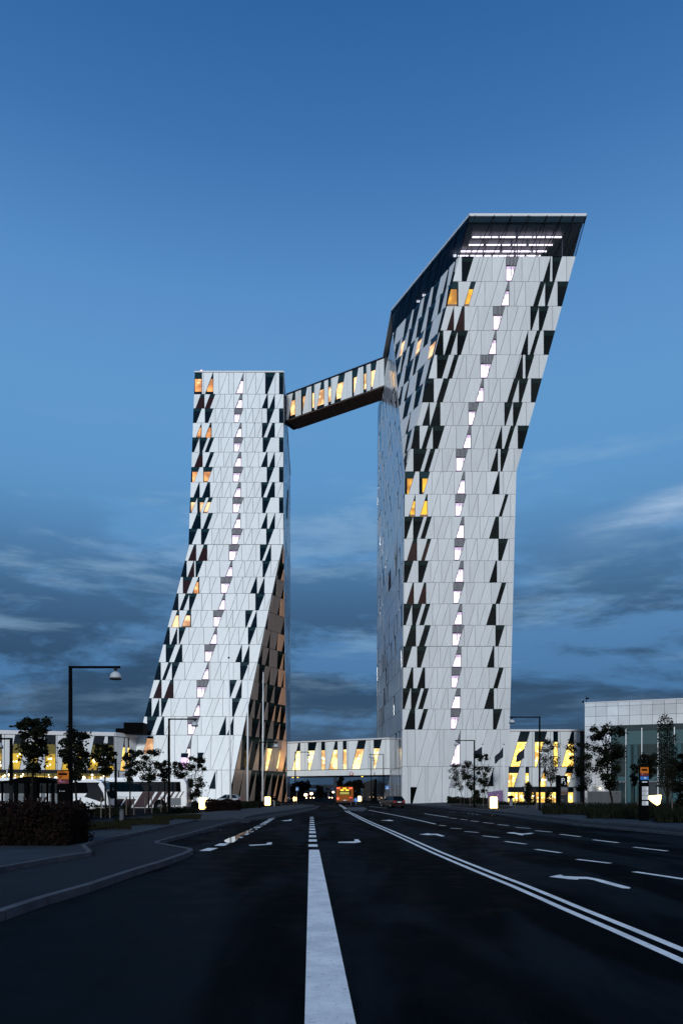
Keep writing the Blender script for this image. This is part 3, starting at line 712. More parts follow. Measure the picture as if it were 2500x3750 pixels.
# bronze side (triangle between front edge and the fold)
rnd = random.Random(11)
cn = lambda z: lerpz(L_FBR, L_KR, z)
cf = lambda z: lerpz(L_F1, L_KR, z)
lev = [0.0, 7.3] + [zf(i) for i in range(0, 12)]
def alt_cells(total, z0, z1, sh_a, sh_b, wmin, wmax, pw, rnd, litp=0.0, start_w=False, from_far=0.0):
    out = []; d = -2.0; k = 0; prevb = prevt = d; isw = start_w
    while d < total+6:
        wd = rnd.uniform(*(wmin if isw else wmax)); d += wd
        sh = (sh_a if k % 2 else sh_b)*(z1-z0)/FH
        b, t = d, d+sh
        b = max(b, prevb); t = max(t, prevt)
        typ = ('L' if rnd.random() < litp else 'W') if isw else 'P'
        out.append((typ, prevb, prevt, b, t)); prevb, prevt = b, t
        isw = (not isw) if (isw or rnd.random() < pw) else False; k += 1
    return out
for i in range(len(lev)-1):
    z0, z1 = lev[i], lev[i+1]; w = (cf(z0)-cn(z0)).length
    lp = 0.0 if i != 1 else 0.35
    cs = alt_cells(w, z0, z1, 0.5, 1.7, (0.8,1.9), (0.9,2.2), 0.75, rnd, litp=lp, start_w=bool(i % 2))
    # measure from the fold so that lines stay near vertical there: shift by the difference of widths
    w1 = (cf(z1)-cn(z1)).length; dw = w1-w
    cs = [(t, a, b+dw, c, d+dw) for t, a, b, c, d in cs]
    cs = [(t, a, max(b, -3), c, max(d, -3)) for t, a, b, c, d in cs]
    ruled(left, cn, cf, z0, z1, cs, 1, 0.05, panelmat='panel_bronze', lit='lit_bridge', dark=True, far_mat='panel_warm_reflect')  # orange reflection strip beside the fold is painted in as panel colour
ext = cf(zf(0)+0.6)
# polished end side, seen at a grazing angle
def slats(Bd, near, far, levels, seed, name, z_split=None, wr=(0.6,1.5)):
    rnd = random.Random(seed); A = MB(); Gm = MB()
    for i in range(len(levels)-1):
        z0, z1 = levels[i], levels[i+1]
        w = (far((z0+z1)/2)-near((z0+z1)/2)).length; d = 0; k = 0
        pb = pt = 0.0
        while d < w:
            d += rnd.uniform(*wr); b = min(d, w); t = min(d + (0.9 if k % 2 else 0.0), w); t = max(t, pt)
            zz = [(pb,z0),(b,z0),(t,z1),(pt,z1)]; q = inset(clean(zz), 0.045)
            if q:
                def mp(dd, z):
                    a, c = near(z), far(z); W_ = (c-a).length; W0 = (far(z0)-near(z0)).length
                    return a + (c-a)*(dd/max(w,0.01))
                pts = [mp(*p) for p in q]; hd = (far(z0)-near(z0)).normalized(); n = hd.cross(Vector((0,0,1)))
                if n.dot(Vector((0,0,CH))-near(z0)) < 0: n = -n
                if rnd.random() < 0.22: Gm.prism(pts, n*0.0, n*0.03)
                else: A.prism(pts, n*0.0, n*0.09)
            pb, pt = b, t; k += 1
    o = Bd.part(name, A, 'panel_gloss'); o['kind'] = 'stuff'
    o = Bd.part('side_glazing', Gm, 'glass'); o['kind'] = 'stuff'
dn_ = lambda z: lerpz(L_F1, L_KR, z) if z < 61 else lerpz(L_KR, L_TR, z)
df_ = lambda z: Vector((-17.2, 247, z))
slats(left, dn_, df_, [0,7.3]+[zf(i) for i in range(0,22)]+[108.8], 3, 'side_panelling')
left.finish()

# ================================================================ right tower
R_BL, R_KL, R_TL = Vector((12.24,150.24,0)), Vector((12.43,144.8,65.2)), Vector((23.86,137.5,109.9))
R_BR, R_KR_, R_TR = Vector((33.7,150.24,0)), Vector((34.3,144.8,65.2)), Vector((45.7,137.5,109.9))
R_P3, R_P4, R_B4 = Vector((11.1,164.6,109.9)), Vector((9.55,193.8,109.9)), Vector((9.3,193.8,0))
R_BBR, R_TBR = Vector((38,200,0)), Vector((36,200,109.9))
ZT = 102.9
right = Building('hotel_tower', 'right grey-white hotel tower leaning outwards at the top under a glazed roof storey', 'tower', (23,150.24,0))
sA = lerpz(R_KL, R_TL, ZT); sB = lerpz(R_KR_, R_TR, ZT)
sP3 = lerpz(R_KL, R_P3, ZT); sP4 = lerpz(R_B4, R_P4, ZT); sTB = lerpz(R_BBR, R_TBR, ZT)
hull = MB()
hull.add([R_BL,R_BR,R_KR_,R_KL,sA,sB,sP3,sP4,R_B4,R_BBR,sTB],
   [(0,1,2,3),(3,2,5,4),(3,4,6),(0,3,8),(3,6,7,8),(4,5,10,7,6),(8,7,10,9),(1,9,2),(2,9,10,5)])
right.part('tower_core', hull, 'backing')
rml = front_mapper(150.24, -0.0835); rmu = front_mapper(155.45, -0.1633)
RoutL = [(1470,2943.5),(1858.5,2943.5),(1889.8,1727.7),(1481.8,1727.7)]
RoutU = [(1481.8,1727.7),(1889.8,1727.7),(2106.5,939.7),(1680,939.7)]
c5rows = [
 (48,250,'W s355 P v461 W s495 P v579 P s597 P v684 P s700 P v781 P s795 G v883 P v940 P s975 P v1078 P s1128 W v1198 P v1237 P s1247 P'),
 (250,449,'P s352 W v424 P s460 W v537 P s568 P v655 P s690 P v790 G s832 P v915 P s935 P s1040 P v1147 P s1188 W s1230 P v1302 P'),
 (449,647,'W s340 P v404 W s440 P s470 W s515 P v597 P s615 P s683 P v757 P s785 G v875 P s940 P v1018 P s1035 P s1100 W v1195 P v1225 P s1247 P'),
 (647,843,'P s340 W v441 P s468 W s508 P s565 P v634 P s678 P v783 G s827 P v895 P s922 P v997 P s1040 P s1095 P v1187 W s1217 P v1290 P'),
 (843,1197,'P v368 P v443 P s462 P s560 P v675 P v716 P s775 G v868 P v928 P v1020 P s1030 P s1137 P v1257 P'),
 (1197,1552,'P v378 P v398 P s415 P v542 P v562 P s580 P v700 P s760 P v835 P v920 P v940 P s960 P v1080 P s1100 P v1190 P v1250 P')]
c4rows = [
 (107,308,'P v393 W s453 P s485 W s527 P s565 P v647 P s687 P v769 G s815 P v903 P s957 P v1052 P s1072 W v1138 P v1162 W s1175 P v1280 P'),
 (308,509,'L s350 P v445 L s480 P v556 P s575 P v657 P s677 P v752 P s775 G v848 P v910 P s937 P v1038 P s1085 W v1152 P v1188 P s1205 P'),
 (509,706,'P s352 L v407 P s450 L v517 P s550 P v630 P s665 P v762 G s803 P v882 P s903 P v965 P s1003 P v1103 P s1145 W s1172 P v1250 P'),
 (706,902,'W s330 P v391 W s425 P s455 W s495 P v575 P s600 P s658 P v730 P s765 G v840 P s903 P v980 P s1000 P s1060 W v1147 P v1175 P s1193 P'),
 (902,1096,'P s335 R v425 P s460 R s492 P s548 P v611 P s653 P v755 G s795 P v860 P s890 P v957 P s985 P s1050 P v1142 W s1170 P v1237 P'),
 (1096,1289,'W s335 P v437 W s468 P v545 P s563 P v642 P s664 P v738 P s755 G v835 P v890 P s918 P v1018 P s1062 W v1130 P v1162 P s1180 P'),
 (1289,1477,'P s332 R v397 P s432 R v505 P s535 P v617 P s652 P v745 G s787 P v862 P s880 P s977 P v1080 P s1117 W s1155 P v1224 P'),
 (1477,1666,'W s325 P v382 W s412 P s445 W s485 P v562 P s580 P s645 P v713 P s747 G v822 P s883 P v960 P s975 P s1035 W v1122 P v1150 P s1168 P'),
 (1666,1852,'P s320 W v415 P s440 W s490 P s533 P v600 P s640 P v737 G s785 P v842 P s868 P v938 P s975 P s1043 P v1117 W s1142 P v1213 P')]
c3rows = [
 (350,520,'P v627 W s657 P s700 P s725 P s755 P v830 P s865 P v925 G s962 P v1032 P s1075 P v1150 P s1175 W v1220 P v1238 W s1252 P v1333 P'),
 (520,687,'L v603 P s640 L s672 P s710 P v782 P s820 P s890 G v947 P v983 P s990 P v1057 P s1108 W s1140 P v1188 W s1203 P v1273 W'),
 (687,851,'P s525 R v573 P s582 R v645 P s680 P v734 P s768 P v838 G s870 P v933 P s960 P s1017 P v1090 W s1098 P v1147 W s1165 P v1240 P'),
 (851,1015,'W v502 P s510 W s550 P v595 W s620 P v677 P s687 P v757 P s805 G v860 P s880 P v955 P s987 P s1025 W v1072 P s1085 W s1110 P v1180 W'),
 (1015,1175,'P v460 W s492 P s530 W s560 P s595 P v658 P s677 P v752 G s797 P v858 P s900 P s975 P s985 W v1038 P v1056 W s1068 P v1148 P'),
 (1175,1336,'W v438 P s457 W s497 P s547 P v612 P s637 P s718 G v775 P v808 P s822 P v885 P s932 W s965 P v1012 W s1028 P v1094 W'),
 (1336,1494,'P s360 W v410 P s413 W v482 P s517 P v567 P s603 P v672 G s697 P v763 P s793 P s828 P v915 W s922 P v973 W s990 P v1062 P'),
 (1494,1650.5,'W v342 P s355 W s385 P v432 W s465 P s510 P v590 P s632 G v690 P s705 P v773 P s812 P s850 W v898 P s912 W s940 P v1005 W')]
for yt, yb, txt in c5rows:
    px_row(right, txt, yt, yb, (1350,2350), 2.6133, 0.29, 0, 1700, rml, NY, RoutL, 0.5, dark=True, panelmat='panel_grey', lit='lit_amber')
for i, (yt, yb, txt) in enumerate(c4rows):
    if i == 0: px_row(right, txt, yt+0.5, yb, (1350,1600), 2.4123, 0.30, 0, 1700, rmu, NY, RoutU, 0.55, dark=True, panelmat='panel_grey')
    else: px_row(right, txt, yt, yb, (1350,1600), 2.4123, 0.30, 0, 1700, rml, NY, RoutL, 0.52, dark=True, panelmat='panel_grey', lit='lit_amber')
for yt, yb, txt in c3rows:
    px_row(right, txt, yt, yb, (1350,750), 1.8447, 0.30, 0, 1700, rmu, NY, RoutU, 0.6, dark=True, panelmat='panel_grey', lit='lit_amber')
c5 = lambda x, y: (1350+x/2.6133, 2350+y/2.6133)
extra_window(right, [c5(399,1393),c5(461,1393),c5(418,1550),c5(398,1550)], rml, mt='black', name='door')
extra_window(right, [c5(1190,1197),c5(1190,1386),c5(1140,1386)], rml)
extra_window(right, [c5(768,1390),c5(828,1390),c5(845,1300),c5(790,1300)], rml, mt='fin', name='louvre')
dr = MB()
for a, b in ((763,768),(826,831)): dr.prism([rml(*c5(a,1550)), rml(*c5(b,1550)), rml(*c5(b,1397)), rml(*c5(a,1397))], (0,-0.14,0), (0,-0.22,0))
dr.prism([rml(*c5(763,1400)), rml(*c5(831,1400)), rml(*c5(831,1392)), rml(*c5(763,1392))], (0,-0.14,0), (0,-0.22,0)); right.part('door_frame', dr, 'fin')
# leaning triangular side
an = lambda z: lerpz(R_KL, R_TL, z); af = lambda z: lerpz(R_KL, R_P3, z)
rnd = random.Random(5)
levr = [zf(i) for i in range(12, 22)]; levr[-1] = ZT
for i in range(len(levr)-1):
    z0, z1 = max(levr[i], 65.25), levr[i+1]
    w = (af(z1)-an(z1)).length
    litp = 0.5 if i in (5, 6, 7) else 0.0
    cs = alt_cells(w, z0, z1, 0.1, 1.0, (1.1,2.4), (0.9,2.2), 0.78, rnd, litp=litp, start_w=bool(i % 2))
    ruled(right, an, af, z0, z1, cs, 1, 0.05, panelmat='panel_grey', lit='lit_pale', dark=2)
# grazing polished side
bn = lambda z: lerpz(R_BL, R_KL, z) if z < 65.2 else lerpz(R_KL, R_P3, z)
bf = lambda z: Vector((9.3+0.25*z/109.9, 193.8, z))
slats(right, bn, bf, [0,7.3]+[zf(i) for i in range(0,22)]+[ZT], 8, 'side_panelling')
# glazed roof storey: floor slab, ceiling with strip lights, panes with mullions, roof edge
Zr = 109.9
def glass_run(Bd, near0, far0, near1, far1, z0, z1, rnd, wr, lean, mpk):
    pass
gn, gf = lambda z: lerpz(R_KL, R_TL, z), lambda z: lerpz(R_KR_, R_TR, z)
def pane_run(n_, f_, z0, z1, seed, wr, sh, gm='topglass'):
    rnd = random.Random(seed); w = (f_(z0)-n_(z0)).length; w1 = (f_(z1)-n_(z1)).length; d = 0; pb = pt = 0.0; k = 0
    fr = MB()
    def mp(dd, z):
        a, b = n_(z), f_(z); return a+(b-a).normalized()*dd
    a, b = n_(z0), f_(z0); nn = (b-a).normalized().cross((n_(z1)-n_(z0)).normalized()).normalized()
    if nn.dot(Vector((0,0,CH))-a) < 0: nn = -nn
    while pb < w-0.01 or pt < w1-0.01:
        d += rnd.uniform(*wr); b = d; t = d+(sh[k % 2])
        if d > min(w, w1)-0.8: b, t = w, w1
        b = max(min(b, w), pb); t = max(min(t, w1), pt)
        q = inset(clean([(pb,z0),(b,z0),(t,z1),(pt,z1)]), 0.06)
        if q:
            m = MB(); m.prism([mp(*p) for p in q], nn*0.0, nn*0.04); right.part('roof_glass_pane', m, gm)
        fr.tube([mp(b,z0), mp(t,z1)], 0.075, 4)
        pb, pt = b, t; k += 1
        if k > 60: break
    fr.tube([mp(0,z0), mp(0,z1)], 0.09, 4)
    # opaque band under the roof
    for zz, th in ((z0+0.05, 0.10), (z0+(z1-z0)*0.82, 0.08)):
        fr.tube([mp(0,zz), mp((f_(zz)-n_(zz)).length, zz)], th, 4)
    right.part('mullion', fr, 'black')
    m = MB(); zc = z0+(z1-z0)*0.84
    m.prism([mp(0,zc), mp((f_(zc)-n_(zc)).length,zc), mp((f_(z1)-n_(z1)).length,z1), mp(0,z1)], nn*-0.14, nn*-0.10); right.part('transom', m, 'transom')
pane_run(gn, gf, ZT, Zr, 21, (0.9,2.2), (0.0,1.7))
pane_run(gn, lambda z: lerpz(R_KL, R_P3, z), ZT, Zr, 22, (1.0,2.4), (1.5,0.2), 'topglass_side')
m = MB(); m.prism([R_TL+Vector((0.5,1.2,-0.9)), R_TR+Vector((-1.5,1.2,-0.9)), R_TBR+Vector((0,0,-0.9)), R_P4+Vector((0.6,0,-0.9)), R_P3+Vector((0.9,0,-0.9))], (0,0,0), (0,0,0.25)); right.part('ceiling', m, 'midgrey')
m = MB(); m.prism([R_TL, R_TR, R_TBR, R_P4, R_P3], (0,0,-0.15), (0,0,0.38)); right.part('roof', m, 'roofing')
m = MB(); m.prism([(16,168,ZT),(37,168,ZT),(37,168,Zr-0.9),(16,168,Zr-0.9)], (0,0,0), (0,0.3,0)); right.part('inner_wall', m, 'lampshade')
m = MB(); m.prism([sB+Vector((-0.3,0.6,0)), sTB, R_TBR+Vector((0,0,-0.2)), R_TR+Vector((-0.4,0.6,-0.2))], (-0.1,0,0), (0,0,0)); right.part('end_glazing', m, 'glass_black')
rnd = random.Random(4)
for D, xa, xb in ((141.2,1729,2055),(143.2,1716,2022),(144.9,1684,2000),(146.1,1675,1978)):
    x = xa
    m = MB()
    while x < xb:
        x2 = min(x+rnd.uniform(18,60), xb); a = (x-CX)*D/F; b = (x2-CX)*D/F
        m.box(a, b, D-0.14, D+0.14, Zr-1.32, Zr-1.22); x = x2+rnd.uniform(4,12)
    right.part('ceiling_light_strip', m, 'strip')
cols = MB()
for x in (1893,1962,2058): cols.tube([P3(x, 939, 139.5), P3(x, 800, 139.5)], 0.10, 6)
right.part('column', cols, 'midgrey')
sp = MB()
for x, y, D in ((1664,940,146),(1648,966,149),(1632,981,151),(1571,1055,156),(1552,1085,158),(1531,1107,160),(1622,1000,152)):
    p = P3(x, y-4, D); sp.box(p.x-0.3, p.x+0.3, p.y-0.2, p.y+0.2, p.z-0.1, p.z+0.15)
right.part('spot_light', sp, 'strip')
# warm night-lit glass beneath: reflections come from real neighbours
right.finish()

# ================================================================ skybridge between the towers
sbA, sbB = (-14.55,195.5), (10.3,179.0)
sky_b = Building('skybridge', 'enclosed white skybridge sloping in view between the two towers near their tops', 'bridge', (-2,187,100.9))
sm_ = vplane(sbA, sbB)
back = Vector((sbB[0]-sbA[0], sbB[1]-sbA[1], 0)).normalized(); nb = Vector((-back.y*-1, -back.x, 0))
nrm = Vector((back.y, -back.x, 0))          # towards the viewer
a3, b3 = Vector((sbA[0], sbA[1], 100.9)), Vector((sbB[0], sbB[1], 100.9))
hull = MB(); hull.prism([a3-back*1.5, b3+back*0.9, b3+back*0.9-nrm*5, a3-back*1.5-nrm*5], (0,0,0.12), (0,0,7.0)); sky_b.part('bridge_core', hull, 'backing')
m = MB(); n_s = 26; L_ = (b3-a3).length
for i in range(n_s):
    p0 = a3 + back*(L_*i/n_s+0.03); p1 = a3 + back*(L_*(i+1)/n_s-0.03)
    m.prism([p0+nrm*0.1, p1+nrm*0.1, p1-nrm*5, p0-nrm*5], (0,0,0), (0,0,0.10))
sky_b.part('soffit', m, 'soffit')
m = MB(); m.prism([a3+nrm*0.25+Vector((0,0,7.0)), b3+back*0.3+nrm*0.25+Vector((0,0,7.0)), b3+back*0.3-nrm*5+Vector((0,0,7.0)), a3-nrm*5+Vector((0,0,7.0))], (0,0,0), (0,0,0.22)); sky_b.part('roof', m, 'carred')
m = MB(); m.prism([a3-back*1.2+nrm*-0.1, a3+nrm*-0.1, a3-nrm*4, a3-back*1.2-nrm*4], (0,0,0.2), (0,0,6.8)); sky_b.part('tower_joint', m, 'darkgrey')
z_row(sky_b, 'P s90 Z v177 P v218 P v249 Z s265 P v350 P v378 Z v412 P v425 P s442 Z v537 P v587 Z v622 P v632 P s662 Z s740 P v828 P v853 P v885 Z s905 P v995 P v1025 Z v1062 P v1078 P v1118 Z s1135 P v1225 P',
      101.15, 107.75, 1030, 3.4087, 58, 62, 1284, sm_, nrm, 0.045, lit='lit_sky', panelmat='panel')
sky_b.finish()

# ================================================================ low bridge over the road
lbA, lbB = plan(1049.7, 180.5), plan(1428.6, 167)
low_b = Building('footbridge', 'low white enclosed bridge with lit warm windows crossing the road between the towers', 'bridge', (0,174,6.2))
bm_ = vplane(lbA, lbB); d = Vector((lbB[0]-lbA[0], lbB[1]-lbA[1], 0)).normalized(); nrm = Vector((d.y, -d.x, 0))
a3, b3 = Vector((lbA[0], lbA[1], 0)), Vector((lbB[0], lbB[1], 0))
hull = MB(); hull.prism([a3-d*0.3, b3+d*0.4, b3+d*0.4-nrm*8, a3-d*0.3-nrm*8], (0,0,6.35), (0,0,14.6)); low_b.part('bridge_core', hull, 'backing')
z_row(low_b, 'P v815 P s845 Y v940 P v996 P v1030 Y s1055 P v1160 P v1182 Y v1225 P v1240 P s1268 Y v1368 P v1430 Y v1472 P v1490 P s1531 Y s1621 P v1723 P v1741 P v1783 Y s1801 P v1921 P',
      7.7, 14.35, 800, 3.136, 75, 783, 1971, bm_, nrm, 0.05, lit='lit_bridge', panelmat='panel')
z_row(low_b, 'P v996 P v1240 P v1492 P v1743 P', 6.25, 7.65, 800, 3.136, 0, 783, 1971, bm_, nrm, 0.03, panelmat='panel')
m = MB(); m.prism([a3+nrm*0.3, b3+nrm*0.3, b3-nrm*8, a3-nrm*8], (0,0,14.4), (0,0,14.72)); low_b.part('roof', m, 'roofing')
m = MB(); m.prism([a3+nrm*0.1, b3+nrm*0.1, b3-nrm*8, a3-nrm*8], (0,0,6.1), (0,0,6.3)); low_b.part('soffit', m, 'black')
m = MB()
for px in (1060, 1078, 1315): p = bm_(px, 6.0)-nrm*1.5; m.lathe([(0.18,-0.12),(0.18,0.08)], (p.x,p.y,6.05), 10)
low_b.part('downlight', m, 'amberlamp')
low_b.finish()

# ================================================================ low wing right of the right tower
wing = Building('hotel_wing', 'low white wing beside the right tower with tall slanting yellow-lit windows and entrance', 'building', (42,150.5,0))
wmap = lambda px, z: Vector(((px-CX)*150.6/F, 150.6, z))
hull = MB(); hull.box(33.3, 50.0, 150.62, 168, 0, 14.85); wing.part('wing_core', hull, 'backing')
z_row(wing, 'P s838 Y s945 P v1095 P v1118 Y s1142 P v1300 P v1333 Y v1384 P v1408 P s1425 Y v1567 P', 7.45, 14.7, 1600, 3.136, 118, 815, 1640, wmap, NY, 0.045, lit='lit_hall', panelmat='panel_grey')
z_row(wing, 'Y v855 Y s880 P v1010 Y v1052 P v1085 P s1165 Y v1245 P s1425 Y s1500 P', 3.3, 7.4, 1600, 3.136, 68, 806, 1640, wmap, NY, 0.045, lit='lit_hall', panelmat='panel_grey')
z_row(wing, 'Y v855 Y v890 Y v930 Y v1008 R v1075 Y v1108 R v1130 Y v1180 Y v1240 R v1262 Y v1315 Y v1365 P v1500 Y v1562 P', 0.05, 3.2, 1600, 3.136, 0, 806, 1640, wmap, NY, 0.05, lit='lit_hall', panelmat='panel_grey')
m = MB(); m.box(33.5, 50.3, 150.3, 150.62, 14.72, 15.1); wing.part('roof_edge', m, 'roofing')
m = MB(); m.box(36.8, 45.4, 149.6, 150.4, 3.2, 3.42); wing.part('door_canopy', m, 'darkgrey')
wing.finish()

# ================================================================ low wing left of the left tower
lw = Building('hotel_wing', 'long low white wing left of the left tower with slanting olive and yellow lit windows', 'building', (-60,155,0))
A0, A1, A2 = plan(-420, 146.5), plan(419, 157.0), plan(513, 164.6)
m1, m2 = vplane(A0, A1), vplane(A1, A2)
d1 = Vector((A1[0]-A0[0], A1[1]-A0[1], 0)).normalized(); n1 = Vector((d1.y, -d1.x, 0))
d2 = Vector((A2[0]-A1[0], A2[1]-A1[1], 0)).normalized(); n2 = Vector((d2.y, -d2.x, 0))
hull = MB(); hull.prism([(A0[0],A0[1],0),(A1[0],A1[1],0),(A2[0],A2[1],0),(A2[0],A2[1]+20,0),(A0[0],A0[1]+25,0)], (0,0,0), (0,0,14.75)); lw.part('wing_core', hull, 'backing')
z_row(lw, 'P v-880 P s-860 Y s-740 P v-600 Y v-520 P v-500 P s-430 Y s-300 P v-200 P v-130 Y v-60 P v-40 Y v22 P v52 P s97 Y s225 P s330 Z v437 P v518 Y v640 P v657 P s705 Y s795 P v890 Z v937 P v952 P s1005 Y s1122 P v1240 Y v1306 P',
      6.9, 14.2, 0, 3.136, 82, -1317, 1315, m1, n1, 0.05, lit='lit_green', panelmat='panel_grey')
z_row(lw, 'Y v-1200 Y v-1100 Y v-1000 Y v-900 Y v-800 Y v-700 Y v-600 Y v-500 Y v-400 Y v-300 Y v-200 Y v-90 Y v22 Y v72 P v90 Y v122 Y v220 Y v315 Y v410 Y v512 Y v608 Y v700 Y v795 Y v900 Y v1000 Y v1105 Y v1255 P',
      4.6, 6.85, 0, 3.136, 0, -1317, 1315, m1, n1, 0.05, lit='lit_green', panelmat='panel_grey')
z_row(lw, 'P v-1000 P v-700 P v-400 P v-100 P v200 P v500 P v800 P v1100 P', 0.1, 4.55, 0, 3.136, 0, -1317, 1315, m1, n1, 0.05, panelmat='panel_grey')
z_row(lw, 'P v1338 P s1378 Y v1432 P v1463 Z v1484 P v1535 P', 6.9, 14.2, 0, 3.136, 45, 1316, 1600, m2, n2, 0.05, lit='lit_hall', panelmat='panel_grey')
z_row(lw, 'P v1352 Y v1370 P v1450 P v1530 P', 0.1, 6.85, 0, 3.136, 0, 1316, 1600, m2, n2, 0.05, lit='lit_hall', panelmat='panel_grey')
for P0, P1, nn in ((A0, A1, n1), (A1, A2, n2)):
    m = MB(); a, b = Vector((P0[0],P0[1],14.25)), Vector((P1[0],P1[1],14.25)); m.prism([a, b, b+Vector((0,0,0.8)), a+Vector((0,0,0.8))], nn*0.0, nn*0.3); lw.part('roof_edge', m, 'roofing')
m = MB(); m.box(-46.8,-42.6,158.5,162,14.9,17.3); m.box(-49,-46.9,160,163,14.9,16.2); lw.part('roof_plant_box', m, 'black')
lw.finish()

# ================================================================ convention hall on the right
hall = Building('convention_hall', 'metal clad convention hall at the right edge with a teal glass curtain wall', 'building', (60,137,0))
H0, H1 = plan(2140, 140.0), plan(2980, 126.5)
hm = vplane(H0, H1); d = Vector((H1[0]-H0[0], H1[1]-H0[1], 0)).normalized(); nrm = Vector((d.y, -d.x, 0))
a3, b3 = Vector((H0[0],H0[1],0)), Vector((H1[0],H1[1],0)); Lh = (b3-a3).length
ztop = 19.1
hull = MB(); hull.prism([a3, b3, b3+Vector((20,40,0)), a3+Vector((15,40,0))], (0,0,0), (0,0,ztop-0.05)); hall.part('hall_core', hull, 'backing')
gx = (hm(2234, 0)-a3).length; gz = 14.8
col_w = (hm(2180.4,0)-a3).length
zs = [ztop, ztop-0.75] ; step = 1.83
while zs[-1]-step > -1: zs.append(zs[-1]-step)
zs[-1] = 0.05
for i in range(len(zs)-1):
    z1, z0 = zs[i], zs[i+1]; x = 0.0
    while x < Lh:
        x1 = min(x+col_w, Lh)
        xx1 = x1
        if z0 < gz-0.8 and x1 > gx: xx1 = gx
        if xx1-x > 0.25 and not (z0 < gz-0.8 and x >= gx-0.05):
            q = [(x+0.025,z0+0.025),(xx1-0.025,z0+0.025),(xx1-0.025,z1-0.025),(x+0.025,z1-0.025)]
            hall.add('cladding_panel', [a3+d*p[0]+Vector((0,0,p[1])) for p in q], nrm*0.0, nrm*(0.15+random.uniform(-0.004,0.004)), 'hallpanel', (xx1-x)*(z1-z0))
        x = x1
# curtain wall: recessed spandrels, glass, white verticals
gz = zs[[i for i, z in enumerate(zs) if z < 15][0]]
px_ms = [2234,2291,2349,2408,2468,2530,2595,2662,2730,2800,2875,2980]
for i in range(len(px_ms)-1):
    xa, xb = (hm(px_ms[i],0)-a3).length, (hm(px_ms[i+1],0)-a3).length
    for z0, z1, mt, nm in ((gz-1.0,gz-0.05,'hallglass','spandrel'),(gz-3.6,gz-1.1,'hallspandrel','spandrel'),(9.0,gz-3.7,'hallglass','glass_pane'),(5.2,8.9,'hallglass','glass_pane'),(4.0,5.1,'hallspandrel','spandrel'),(0.2,3.9,'hallglass','glass_pane')):
        hall.add(nm, [a3+d*x+Vector((0,0,z)) for x, z in ((xa+0.05,z0),(xb-0.05,z0),(xb-0.05,z1),(xa+0.05,z1))], nrm*0.0, nrm*0.04, mt, (xb-xa)*(z1-z0))
    m = MB(); p = a3+d*xa+nrm*0.25; m.prism([p-d*0.07, p+d*0.07, p+d*0.07-nrm*0.22, p-d*0.07-nrm*0.22], (0,0,0.2), (0,0,gz-0.6)); hall.part('mullion', m, 'whitepole')
m = MB(); m.prism([a3+d*gx, b3, b3+Vector((0,0,0.25)), a3+d*gx+Vector((0,0,0.25))], Vector((0,0,4.0)), nrm*0.3+Vector((0,0,4.0))); hall.part('ledge', m, 'midgrey')
m = MB(); m.prism([a3+d*(gx-0.9), a3+d*(gx-0.05), a3+d*(gx-0.05)+Vector((0,0,1.7)), a3+d*(gx-0.9)+Vector((0,0,1.7))], nrm*0.15+Vector((0,0,12.3)), nrm*0.2+Vector((0,0,12.3))); hall.part('side_sign', m, 'whiteflat')
for px, wd in ((2300,1.3),(2325,0.7),(2470,1.2),(2485,0.6)):
    p = hm(px,0)-nrm*0.0; m = MB(); m.lathe([(0.5,0),(0.5,gz-4.0)], (p.x+nrm.x*0.05,p.y+nrm.y*0.05,0.3), 14); hall.part('column', m, 'hallspandrel')
m = MB(); m.prism([a3+d*0.5, a3+d*6.5, a3+d*6.5+Vector((0,0,2.4)), a3+d*0.5+Vector((0,0,2.4))], nrm*0.16, nrm*0.5); hall.part('louvred_gate', m, 'midgrey')
m = MB()
for i in range(30): x = 0.6+i*0.2; m.prism([a3+d*x, a3+d*(x+0.08), a3+d*(x+0.08)+Vector((0,0,2.3)), a3+d*x+Vector((0,0,2.3))], nrm*0.5, nrm*0.56)
hall.part('louvre', m, 'darkgrey')
m = MB(); p = hm(2196,0)+nrm*0.4; m.box(p.x-0.12,p.x+0.12,p.y-0.1,p.y+0.1,2.75,3.0); hall.part('wall_lamp', m, 'lightbox')
m = MB(); m.prism([a3-d*0.1, b3, b3+Vector((0,0,0.16)), a3-d*0.1+Vector((0,0,0.16))], Vector((0,0,ztop)), nrm*0.25+Vector((0,0,ztop))); hall.part('roof_edge', m, 'roofing')
hall.finish()
# weather mast on the hall roof
mast = MB(); p = P3(2146, 2577, 141); mast.tube([(p.x,p.y,ztop),(p.x,p.y,ztop+1.5)], 0.05, 6); mast.box(p.x-0.5,p.x+0.8,p.y-0.05,p.y+0.05,ztop+0.25,ztop+0.33); mast.box(p.x-0.1,p.x+0.5,p.y-0.1,p.y+0.1,ztop+0.95,ztop+1.2); mast.box(p.x-0.75,p.x-0.45,p.y-0.1,p.y+0.1,ztop+0.2,ztop+0.6)
mo_ = MB(); mo_.v = mast.v; mo_.f = mast.f; mo_.m = mast.m
tag(mo_.build('weather_mast', 'black'), 'thin dark weather mast on the corner of the convention hall roof', 'mast')
lk = Building('link_block', 'small recessed grey block between the lit right wing and the convention hall', 'building', (48,156,0))
m = MB(); m.box(48.2,53,153.5,166,0,14.3); lk.part('wall', m, 'panel_grey')
